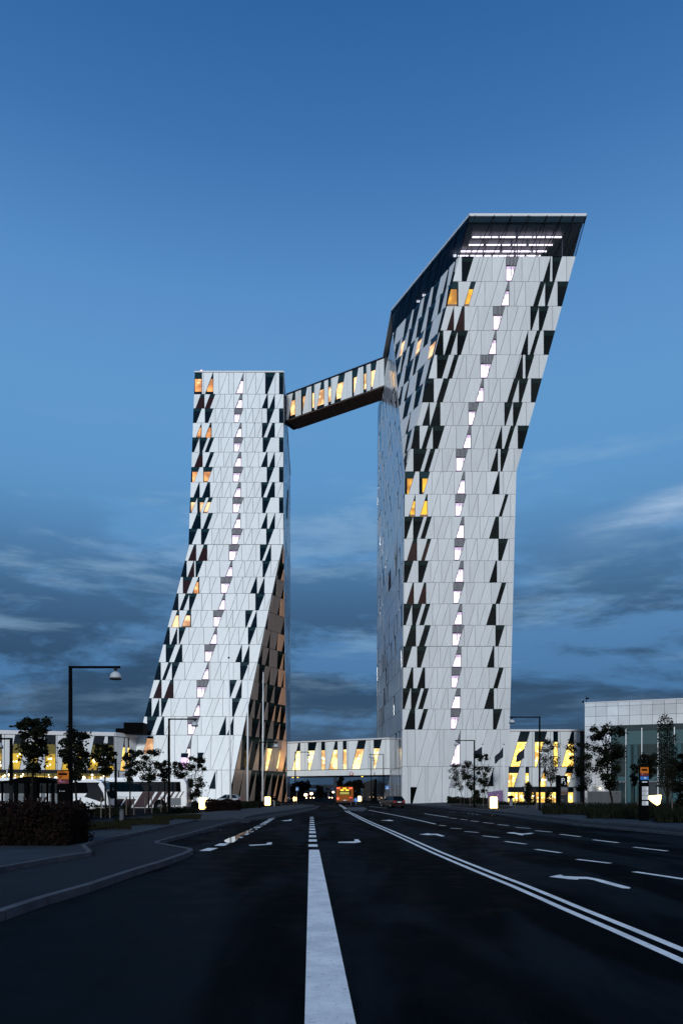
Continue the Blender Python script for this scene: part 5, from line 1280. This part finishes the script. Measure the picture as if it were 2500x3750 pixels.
m = MB(); m.box(-hw+0.05, 0.08, -0.105, -0.10, zz(2865), zz(2864)); m.build('print','pinkflat',ol_)
t = text_mb('movia', 0.05); move_mb(t, (0.0, -0.095, zz(2898))); t.build('lettering','whiteflat',st)
m = MB(); m.prism([(-0.14,-0.095,zz(2900)),(-0.125,-0.095,zz(2900)),(-0.10,-0.095,zz(2895.5)),(-0.115,-0.095,zz(2895.5))], (0,0,0), (0,0.005,0)); m.build('logo_mark','whiteflat',st)
m = MB(); m.box(-0.06,0.06,-0.14,-0.10,1.05,1.15); m.build('speaker_knob','darkgrey',st)

D = 41.0; st = empty('bus_stop_pillar', ((2356-CX)*D/F, D, 0.2)); tag(st, 'black bus stop pillar with orange head and pale timetables on the right pavement', 'bus stop')
zz = lambda py: CH+(HY-py)*D/F-0.2
hw = 15.3*D/F
m = MB(); m.box(-hw, hw, -0.1, 0.1, -0.05, zz(2810)); m.build('pillar','black',st)
m = MB(); m.box(-hw+0.005, hw-0.005, -0.11, -0.10, zz(2833), zz(2811)); oh = m.build('head_panel','orange',st)
m = MB(); m.box(-hw+0.08, hw-0.08, -0.115, -0.11, zz(2824), zz(2817)); m.build('print','black',oh)
m = MB(); m.box(-hw+0.005, hw-0.005, -0.11, -0.10, zz(2844), zz(2834)); ol_ = m.build('line_panel','darkred',st)
t = text_mb('4A', 0.09); move_mb(t, (-0.11, -0.115, zz(2837))); t.build('number','pinkflat',ol_)
m = MB(); m.box(-hw+0.005, hw-0.005, -0.11, -0.10, zz(2857), zz(2845)); ob_ = m.build('metro_panel','blue',st)
m = MB(); m.box(-hw+0.22, hw-0.14, -0.115, -0.11, zz(2852), zz(2847.5)); m.build('print','whiteflat',ob_)
m = MB(); m.box(-0.13, 0.15, -0.105, -0.10, zz(2866.5), zz(2863)); m.build('lettering','whiteflat',st)
for a, b in ((2897,2881.5),(2913,2899),(2930,2915),(2950,2935)):
    m = MB(); m.box(-0.13, hw-0.02, -0.11, -0.10, zz(a), zz(b)); tt = m.build('timetable','whiteflat',st)
    m = MB(); print_bars(m, -0.11, hw-0.05, -0.114, zz(a)+0.01, zz(b)-0.01, 5, rnd); m.build('print','midgrey',tt)

# ================================================================ parking sign pylon
D = 92; st = empty('parking_sign', ((2057-CX)*D/F, D, 0.22)); tag(st, 'tall dark parking pylon with white P and small 5 by the lit entrance', 'sign')
zz = lambda py: CH+(HY-py)*D/F-0.22; X = lambda px: (px-2057)*D/F
m = MB(); m.box(X(2050), X(2076), -0.2, 0.2, -0.03, zz(2842)); m.build('pylon','darkgrey',st)
m = MB(); m.box(X(2036), X(2050)-0.02, -0.12, 0.25, -0.03, zz(2839)); m.build('side_column','black',st)
m = MB(); m.box(X(2051), X(2075), -0.215, -0.2, zz(2881), zz(2843)); m.build('head_panel','black',st)
t = text_mb('P', 0.95); move_mb(t, (X(2058.5), -0.225, zz(2861))); t.build('letter','whiteflat',st)
t = text_mb('5', 0.50); move_mb(t, (X(2067), -0.225, zz(2870))); t.build('number','whiteflat',st)
m = MB(); m.box(X(2052), X(2074), -0.215, -0.2, zz(2903), zz(2899)); m.box(X(2052), X(2070), -0.215, -0.2, zz(2911), zz(2907)); m.build('print','soffit',st)
m = MB(); m.box(X(2052), X(2074), -0.212, -0.2, zz(2897), zz(2884)); m.box(X(2053), X(2060), -0.215, -0.2, zz(2932), zz(2929)); m.build('print','midgrey',st)
m = MB(); m.lathe([(0.08,0),(0.1,0.12)], (X(2073),0,zz(2841)), 8); m.build('top_light','lightbox',st)

# ================================================================ glowing light boxes
def light_box(px0, px1, py0, py1, label, z0=0.1, feet=True):
    D = (CH-z0)*F/(py1-HY) if py1-HY > 30 else 110
    return D
def lbx(cx_, D, w, h, zb, label, frame=True):
    root = empty('light_box', ((cx_-CX)*D/F, D, 0.1)); tag(root, label, 'light box', 'glowing light boxes along the road')
    m = MB(); m.box(-w/2, w/2, -0.14, 0.14, zb, zb+h); m.build('glowing_panel','lightbox',root, bevel=0.05)
    m = MB(); m.box(-w/2+0.08, w/2-0.08, -0.11, 0.11, -0.05, zb-0.002); m.build('plinth','darkgrey',root)
    m = MB(); m.box(-w/2-0.01, w/2+0.01, -0.15, 0.15, zb+h, zb+h+0.035); m.build('cap','darkgrey',root); return root
lbx(1807, 80, 0.78, 1.32, 0.02, 'large glowing cream light box on the right pavement beside the purple billboard')
lbx(743.5, 69, 0.72, 1.08, 0.22, 'large glowing light box between the striped coach and the reddish hedge')
lbx(979.5, 102, 0.78, 1.15, 0.15, 'glowing light box at the foot of the bronze wall')
lbx(1079.5, 150, 0.62, 0.85, 0.35, 'small glowing light box at the left end of the low bridge')
lbx(1316.5, 150, 0.70, 1.0, 0.35, 'small glowing light box right of the orange bus')
lt = empty('light_box', ((2398-CX)*56/F, 56, 0.22)); tag(lt, 'irregular glowing white lit panel among dark shrubs behind the right bus stop pillar', 'light box')
m = MB(); s_ = 56/F; pts = [(-25,-2),(22,2),(24,-2),(18,-30),(10,-36),(-2,-28),(-10,-22),(-24,-8)]
m.prism([(x*s_,0,1.38+y*s_) for x, y in pts], (0,0,0), (0,0.25,0)); m.build('glowing_panel','lightbox',lt)
m = MB(); m.box(-0.04,0.0,-0.03,0.0,0.8,1.36); m.box(-0.5,0.5,-0.03,0.0,1.25,1.28); m.box(-0.3,-0.26,0.02,0.2,0,0.9); m.box(0.2,0.24,0.02,0.2,0,0.9); m.build('frame','darkgrey',lt)

# ================================================================ purple billboard
D = 112; bb = empty('billboard', ((1813-CX)*D/F, D, 0.1)); tag(bb, 'purple printed billboard standing behind the right glowing box', 'billboard')
s_ = D/F; m = MB(); m.prism([(-28*s_,0,0.68),(28*s_,0,0.42),(28*s_,0,2.32),(-27*s_,0,2.02)], (0,0,0), (0,0.15,0)); m.build('board','purple',bb)
m = MB(); m.box(-0.9,-0.8,0.02,0.12,-0.05,0.9); m.box(0.85,0.95,0.02,0.12,-0.05,0.9); m.box(-1.3,1.3,-0.2,0.3,-0.05,0.12); m.build('stand','midgrey',bb)
m = MB(); m.disc_y((0.35,-0.012,1.55), 0.10, 0.01, 12); m.prism([(-0.7,-0.012,1.0),(-0.5,-0.012,1.0),(-0.3,-0.012,1.5),(-0.42,-0.012,1.5)], (0,0,0), (0,0.01,0)); m.build('print','pinkflat',bb)

# ================================================================ cars
def car(label, loc, rz, paint, L=4.3, W_=1.75, H=1.48):
    root = empty('car', loc, rz); tag(root, label, 'car')
    # local: x forwards, rear at 0
    prof = [(0.02,0.30),(0.0,0.62),(0.06,0.92),(0.35,0.96),(L-1.25,0.94),(L-0.35,0.76),(L-0.02,0.60),(L,0.34),(L-0.15,0.22),(0.15,0.22)]
    b = MB(); b.prism([(x,-W_/2,z) for x, z in prof], (0,0,0), (0,W_,0)); b.build('body',paint,root, bevel=0.09, smooth=False)
    def cabin(name, k, zz, m_, e=0.0):
        c = MB(); lo = [(0.10-e,0.93),(L-1.25+e,0.93)]; hi = [(0.62-e,H),(L-2.05+e,H)]
        wl, wh = W_/2-0.06, W_/2-0.24
        c.add([(lo[0][0],-wl,lo[0][1]),(lo[1][0],-wl,lo[1][1]),(lo[1][0],wl,lo[1][1]),(lo[0][0],wl,lo[0][1]),(hi[0][0],-wh,H),(hi[1][0],-wh,H),(hi[1][0],wh,H),(hi[0][0],wh,H)],
              [(3,2,1,0),(4,5,6,7),(0,1,5,4),(1,2,6,5),(2,3,7,6),(3,0,4,7)]); return c.build(name, m_, root, bevel=0.05)
    cabin('cabin', 0, 0, 'glass')
    m = MB(); m.box(0.60, L-2.0, -(W_/2-0.25), W_/2-0.25, H-0.02, H+0.04); m.build('roof',paint,root, bevel=0.03)
    m = MB()
    for sy_ in (-1,1):
        for (xa, xb) in ((0.1,0.62),(L-1.25,L-2.05)):
            m.tube([(xa, sy_*(W_/2-0.05), 0.93),(xb, sy_*(W_/2-0.23), H)], 0.045, 5)
        m.tube([(L*0.42, sy_*(W_/2-0.05),0.93),(L*0.42, sy_*(W_/2-0.225),H)], 0.035, 5)
    m.build('pillar',paint,root)
    for sy_ in (-1,1):
        for xx in (0.8, L-0.85):
            w = MB(); w.disc_y((xx, sy_*(W_/2)-0.11+(0.03 if sy_<0 else -0.03), 0.31), 0.31, 0.22, 20); wo_ = w.build('wheel','rubber',root)
            r_ = MB(); yy = sy_*(W_/2)+(-0.10 if sy_ < 0 else 0.07); r_.disc_y((xx, yy, 0.31), 0.19, 0.03, 12); r_.build('rim','midgrey',wo_)
        m = MB(); m.box(-0.03, 0.08, min(sy_*(W_/2-0.02), sy_*(W_/2-0.30)), max(sy_*(W_/2-0.02), sy_*(W_/2-0.30)), 0.68, 0.90); m.build('tail_lamp','red',root)
        m = MB(); m.box(L-0.12, L-0.0, min(sy_*(W_/2-0.04), sy_*(W_/2-0.35)), max(sy_*(W_/2-0.04), sy_*(W_/2-0.35)), 0.55, 0.70); m.build('headlight','whiteflat',root)
        m = MB(); m.box(L-1.45, L-1.25, min(sy_*(W_/2-0.02), sy_*(W_/2+0.18)), max(sy_*(W_/2-0.02), sy_*(W_/2+0.18)), 0.92, 1.05); m.build('mirror',paint,root)
    m = MB(); m.box(-0.035, -0.01, -0.26, 0.26, 0.66, 0.78); m.build('number_plate','whiteflat',root)
    m = MB(); m.prism([(0.16-0.02,-0.62,1.0),(0.16-0.02,0.62,1.0),(0.56-0.02,0.52,1.40),(0.56-0.02,-0.52,1.40)], (0,0,0), (0.03,0,0)); m.build('rear_window','glass_black',root)
    return root
car('dark red hatchback seen from behind, parked at the corner of the right tower', ((1462-CX)*97/F, 97, 0.0), math.radians(112), 'carred')
car('silver car half hidden behind the reddish hedge and first flagpole', ((872-CX)*110/F, 112, 0.22), math.radians(176), 'carsilver')
for px, D, lb in ((1146,300,'distant car with bright headlights approaching beyond the bridge'),(1119,285,'distant car with lights on left of the far road'),(1212,330,'distant car under the far overpass')):
    c = car(lb, ((px-CX)*D/F, D, 0.0), math.radians(-92), 'darkgrey')
    for sy_ in (-0.6,0.6):
        m = MB(); m.disc_y((0,0,0), 0.24, 0.1, 10); m.v = [(4.35+y, sy_+x, 0.65+z) for x, y, z in m.v]; m.build('lit_headlamp','headlamp',c)

# ================================================================ orange bus under the bridge
D = 131; ob = empty('city_bus', ((1262.5-CX)*D/F, D, 0.0)); tag(ob, 'orange-yellow city bus seen from behind under the low bridge', 'bus')
hw = 1.5; Hb = 3.15
m = MB(); m.box(-hw, hw, 0, 11.5, 0.32, Hb); m.build('body','busorange',ob, bevel=0.12)
m = MB(); m.box(-hw+0.45, hw-0.5, -0.03, 0.0, 1.72, 2.42); m.build('rear_window','glass_black',ob)
m = MB(); m.box(-hw+0.62, hw-0.75, -0.05, -0.03, 1.80, 2.25); m.build('display','display',ob)
for x in (-1.25, 1.05): m = MB(); m.disc_y((x,-0.06,1.05), 0.20, 0.05, 14); m.build('tail_lamp','redlamp',ob)
for x in (-1.15, 1.0): m = MB(); m.box(x-0.28, x+0.28, -0.06, 0.0, 2.78, 2.98); m.build('upper_lamp','redlamp',ob)
for x, z in ((-0.05,2.85),(-0.5,2.55),(0.4,2.55)): m = MB(); m.box(x-0.28, x+0.28, -0.06, 0.0, z-0.08, z+0.08); m.build('indicator','amberlamp',ob)
m = MB(); m.box(-hw+0.1, hw-0.1, -0.06, 0.02, 0.36, 0.62); m.build('bumper','darkgrey',ob)
for x in (-hw+0.02, hw-0.32):
    w = MB()
    w.prism([(x, 2.6+0.48*math.cos(k*math.pi/8), 0.48+0.48*math.sin(k*math.pi/8)) for k in range(16)], (0,0,0), (0.3,0,0)); w.build('wheel','rubber',ob)
m = MB(); m.box(-0.28,0.28,-0.05,0.0,0.70,0.82); m.build('number_plate','whiteflat',ob)

# ================================================================ traffic signs
def crossing_sign(px, py, D, label):
    x = (px-CX)*D/F; z = CH+(HY-py)*D/F; root = empty('crossing_sign', (x, D, 0)); tag(root, label, 'traffic sign')
    m = MB(); m.tube([(0,0.05,0),(0,0.05,z+0.3)], 0.045, 8); m.build('post','midgrey',root)
    m = MB(); m.box(-0.36,0.36,-0.02,0.0,z-0.36,z+0.36); f_ = m.build('face','blue',root)
    m = MB(); m.prism([(-0.26,-0.03,z-0.24),(0.26,-0.03,z-0.24),(0,-0.03,z+0.26)], (0,0,0), (0,0.01,0)); f2 = m.build('white_triangle','whiteflat',f_)
    m = MB(); m.tube([(0.0,-0.04,z+0.06),(0.0,-0.04,z-0.05)], 0.03, 6); m.tube([(0,-0.04,z-0.05),(-0.08,-0.04,z-0.18)], 0.02, 5); m.tube([(0,-0.04,z-0.05),(0.08,-0.04,z-0.18)], 0.02, 5); m.build('walking_symbol','black',f_)
crossing_sign(1086.5, 2890, 142, 'blue pedestrian crossing sign left of the road before the bridge')
crossing_sign(1417.5, 2885, 128, 'blue pedestrian crossing sign behind the dark red car')
D = 118; x = (1303-CX)*D/F; z = CH+(HY-2931)*D/F; root = empty('keep_right_sign', (x, D, 0)); tag(root, 'round blue keep-right sign with white arrow on the traffic island', 'traffic sign')
m = MB(); m.tube([(0,0.05,0),(0,0.05,z)], 0.04, 8); m.build('post','midgrey',root)
m = MB(); m.disc_y((0,-0.01,z), 0.36, 0.03, 24); f_ = m.build('face','blue',root)
m = MB(); m.prism([(-0.19,-0.02,z+0.14),(-0.14,-0.02,z+0.19),(0.10,-0.02,z-0.05),(0.17,-0.02,z+0.02),(0.19,-0.02,z-0.19),(-0.02,-0.02,z-0.17),(0.05,-0.02,z-0.10)], (0,0,0), (0,0.008,0)); m.build('arrow','whiteflat',f_)
x = (1285-CX)*D/F; root = empty('marker_sign', (x, D+1, 0)); tag(root, 'small round red-edged sign seen beside the keep-right sign', 'traffic sign')
m = MB(); m.tube([(0,0.05,0),(0,0.05,0.95)], 0.04, 8); m.build('post','midgrey',root)
m = MB(); m.disc_y((0,-0.01,0.95), 0.26, 0.03, 20); f_ = m.build('face','red',root); m = MB(); m.disc_y((0,-0.02,0.95), 0.18, 0.01, 18); m.build('centre','darkred',f_)
def round_sign(px, py, D, r, label, txt=None, side=False):
    p = P3(px, py, D); root = empty('height_limit_sign', p); tag(root, label, 'traffic sign')
    if side: root.rotation_euler = (0,0,math.radians(70))
    m = MB(); m.disc_y((0,0,0), r, 0.04, 28); f_ = m.build('red_border','red',root)
    m = MB(); m.disc_y((0,-0.01,0), r*0.68, 0.01, 24); m.build('white_centre','whiteflat',f_)
    if txt: t = text_mb(txt, r*0.6); move_mb(t, (0,-0.02,-r*0.05)); t.build('number','black',f_)
pb = bm_(1285, 7.0)
round_sign(1285.5, 2834, pb.y-0.9, 0.47, 'round red-bordered height limit sign on the fascia of the low bridge', '4,0 m')
round_sign(1371, 2834, bm_(1371,7.0).y-0.9, 0.36, 'small edge-on round sign near the right end of the low bridge fascia', None, True)

# ================================================================ bins, bollards, benches, small things
def litter_bin(px, D, w, h, label, z0=0.22, m_='midgrey'):
    root = empty('litter_bin', ((px-CX)*D/F, D, z0)); tag(root, label, 'litter bin')
    m = MB(); m.lathe([(w*0.45,0),(w*0.5,0.05),(w*0.5,h*0.92),(w*0.46,h)], (0,0,0), 14); m.build('body',m_,root)
    m = MB(); m.lathe([(w*0.52,h*0.9),(w*0.54,h*0.94),(w*0.3,h*1.05)], (0,0,0), 14); m.build('lid','darkgrey',root)
litter_bin(445, 38.5, 0.22, 0.62, 'grey litter bin standing on the grass strip before the coaches', 0.26)
root = empty('ticket_post', ((1004-CX)*92/F, 92, 0.1)); tag(root, 'dark ticket post with hooded screen left of the low bridge', 'ticket machine')
m = MB(); m.box(-0.18,0.18,-0.15,0.15,0.9,1.25); m.box(-0.30,0.28,-0.2,0.2,1.32,1.42); m.build('hood','black',root); m = MB(); m.box(-0.09,0.09,-0.08,0.08,-0.05,0.9); m.build('post','midgrey',root)
root = empty('ticket_post', ((1870-CX)*100/F, 100, 0.15)); tag(root, 'dark domed ticket post right of the flagpoles by the lit entrance', 'ticket machine')
m = MB(); m.lathe([(0.38,0),(0.42,0.1),(0.38,0.32),(0.2,0.4)], (0,0,1.05), 14); m.build('hood','black',root); m = MB(); m.box(-0.2,0.2,-0.12,0.12,-0.1,1.05); m.build('post','midgrey',root)
def picnic(px, D, label):
    root = empty('bench', ((px-CX)*D/F, D, 0.1)); tag(root, label, 'bench')
    m = MB(); m.box(-0.8,0.8,-0.22,0.22,0.42,0.48); m.build('seat','darkgrey',root)
    for s_ in (-0.65,0.65): m = MB(); m.box(s_-0.04,s_+0.04,-0.2,0.2,-0.05,0.42); m.build('leg','darkgrey',root)
picnic(1012, 96, 'dark bench beside the ticket post under the bronze wall')
bol = None
for i, (px, D) in enumerate(((1885,84),(1720,100),(1790,92),(1963,75))):
    if bol is None:
        bol = empty('bollard', ((px-CX)*D/F, D, 0.2)); m = MB(); m.tube([(0,0,-0.05),(0,0,1.0)], 0.055, 8); m.build('shaft','stake',bol); m = MB(); m.lathe([(0.06,0),(0.05,0.04)], (0,0,1.0), 8); m.build('cap','darkgrey',bol); b_ = bol
    else:
        b_ = copy_tree(bol); b_.location = ((px-CX)*D/F, D, 0.2)
    tag(b_, ['pale timber bollard before the lit entrance shrubs','pale timber bollard near the leftmost small trees','pale timber bollard just left of the right glowing box','pale timber bollard beside the tall right lamp post'][i], 'bollard', 'timber bollards on the right pavement')
# far street lanterns beyond the bridge
for i, (px, py, D, lb) in enumerate(((1119,2917,190,'short glowing lantern left of the road beyond the bridge'),(1220,2905,300,'far amber street lantern beneath the overpass'),(1140,2912,210,'far orange lantern beside the distant cars'))):
    x = (px-CX)*D/F; z = CH+(HY-py)*D/F; root = empty('street_lantern', (x,D,0)); tag(root, lb, 'street light')
    m = MB(); m.tube([(0,0,0),(0,0,max(z,0.4))], 0.06, 6); m.build('post','darkgrey',root); m = MB(); m.lathe([(0.1,0),(0.42,0.15),(0.45,0.5),(0.2,0.7)], (0,0,max(z,0.4)), 12); m.build('lantern','headlamp',root)
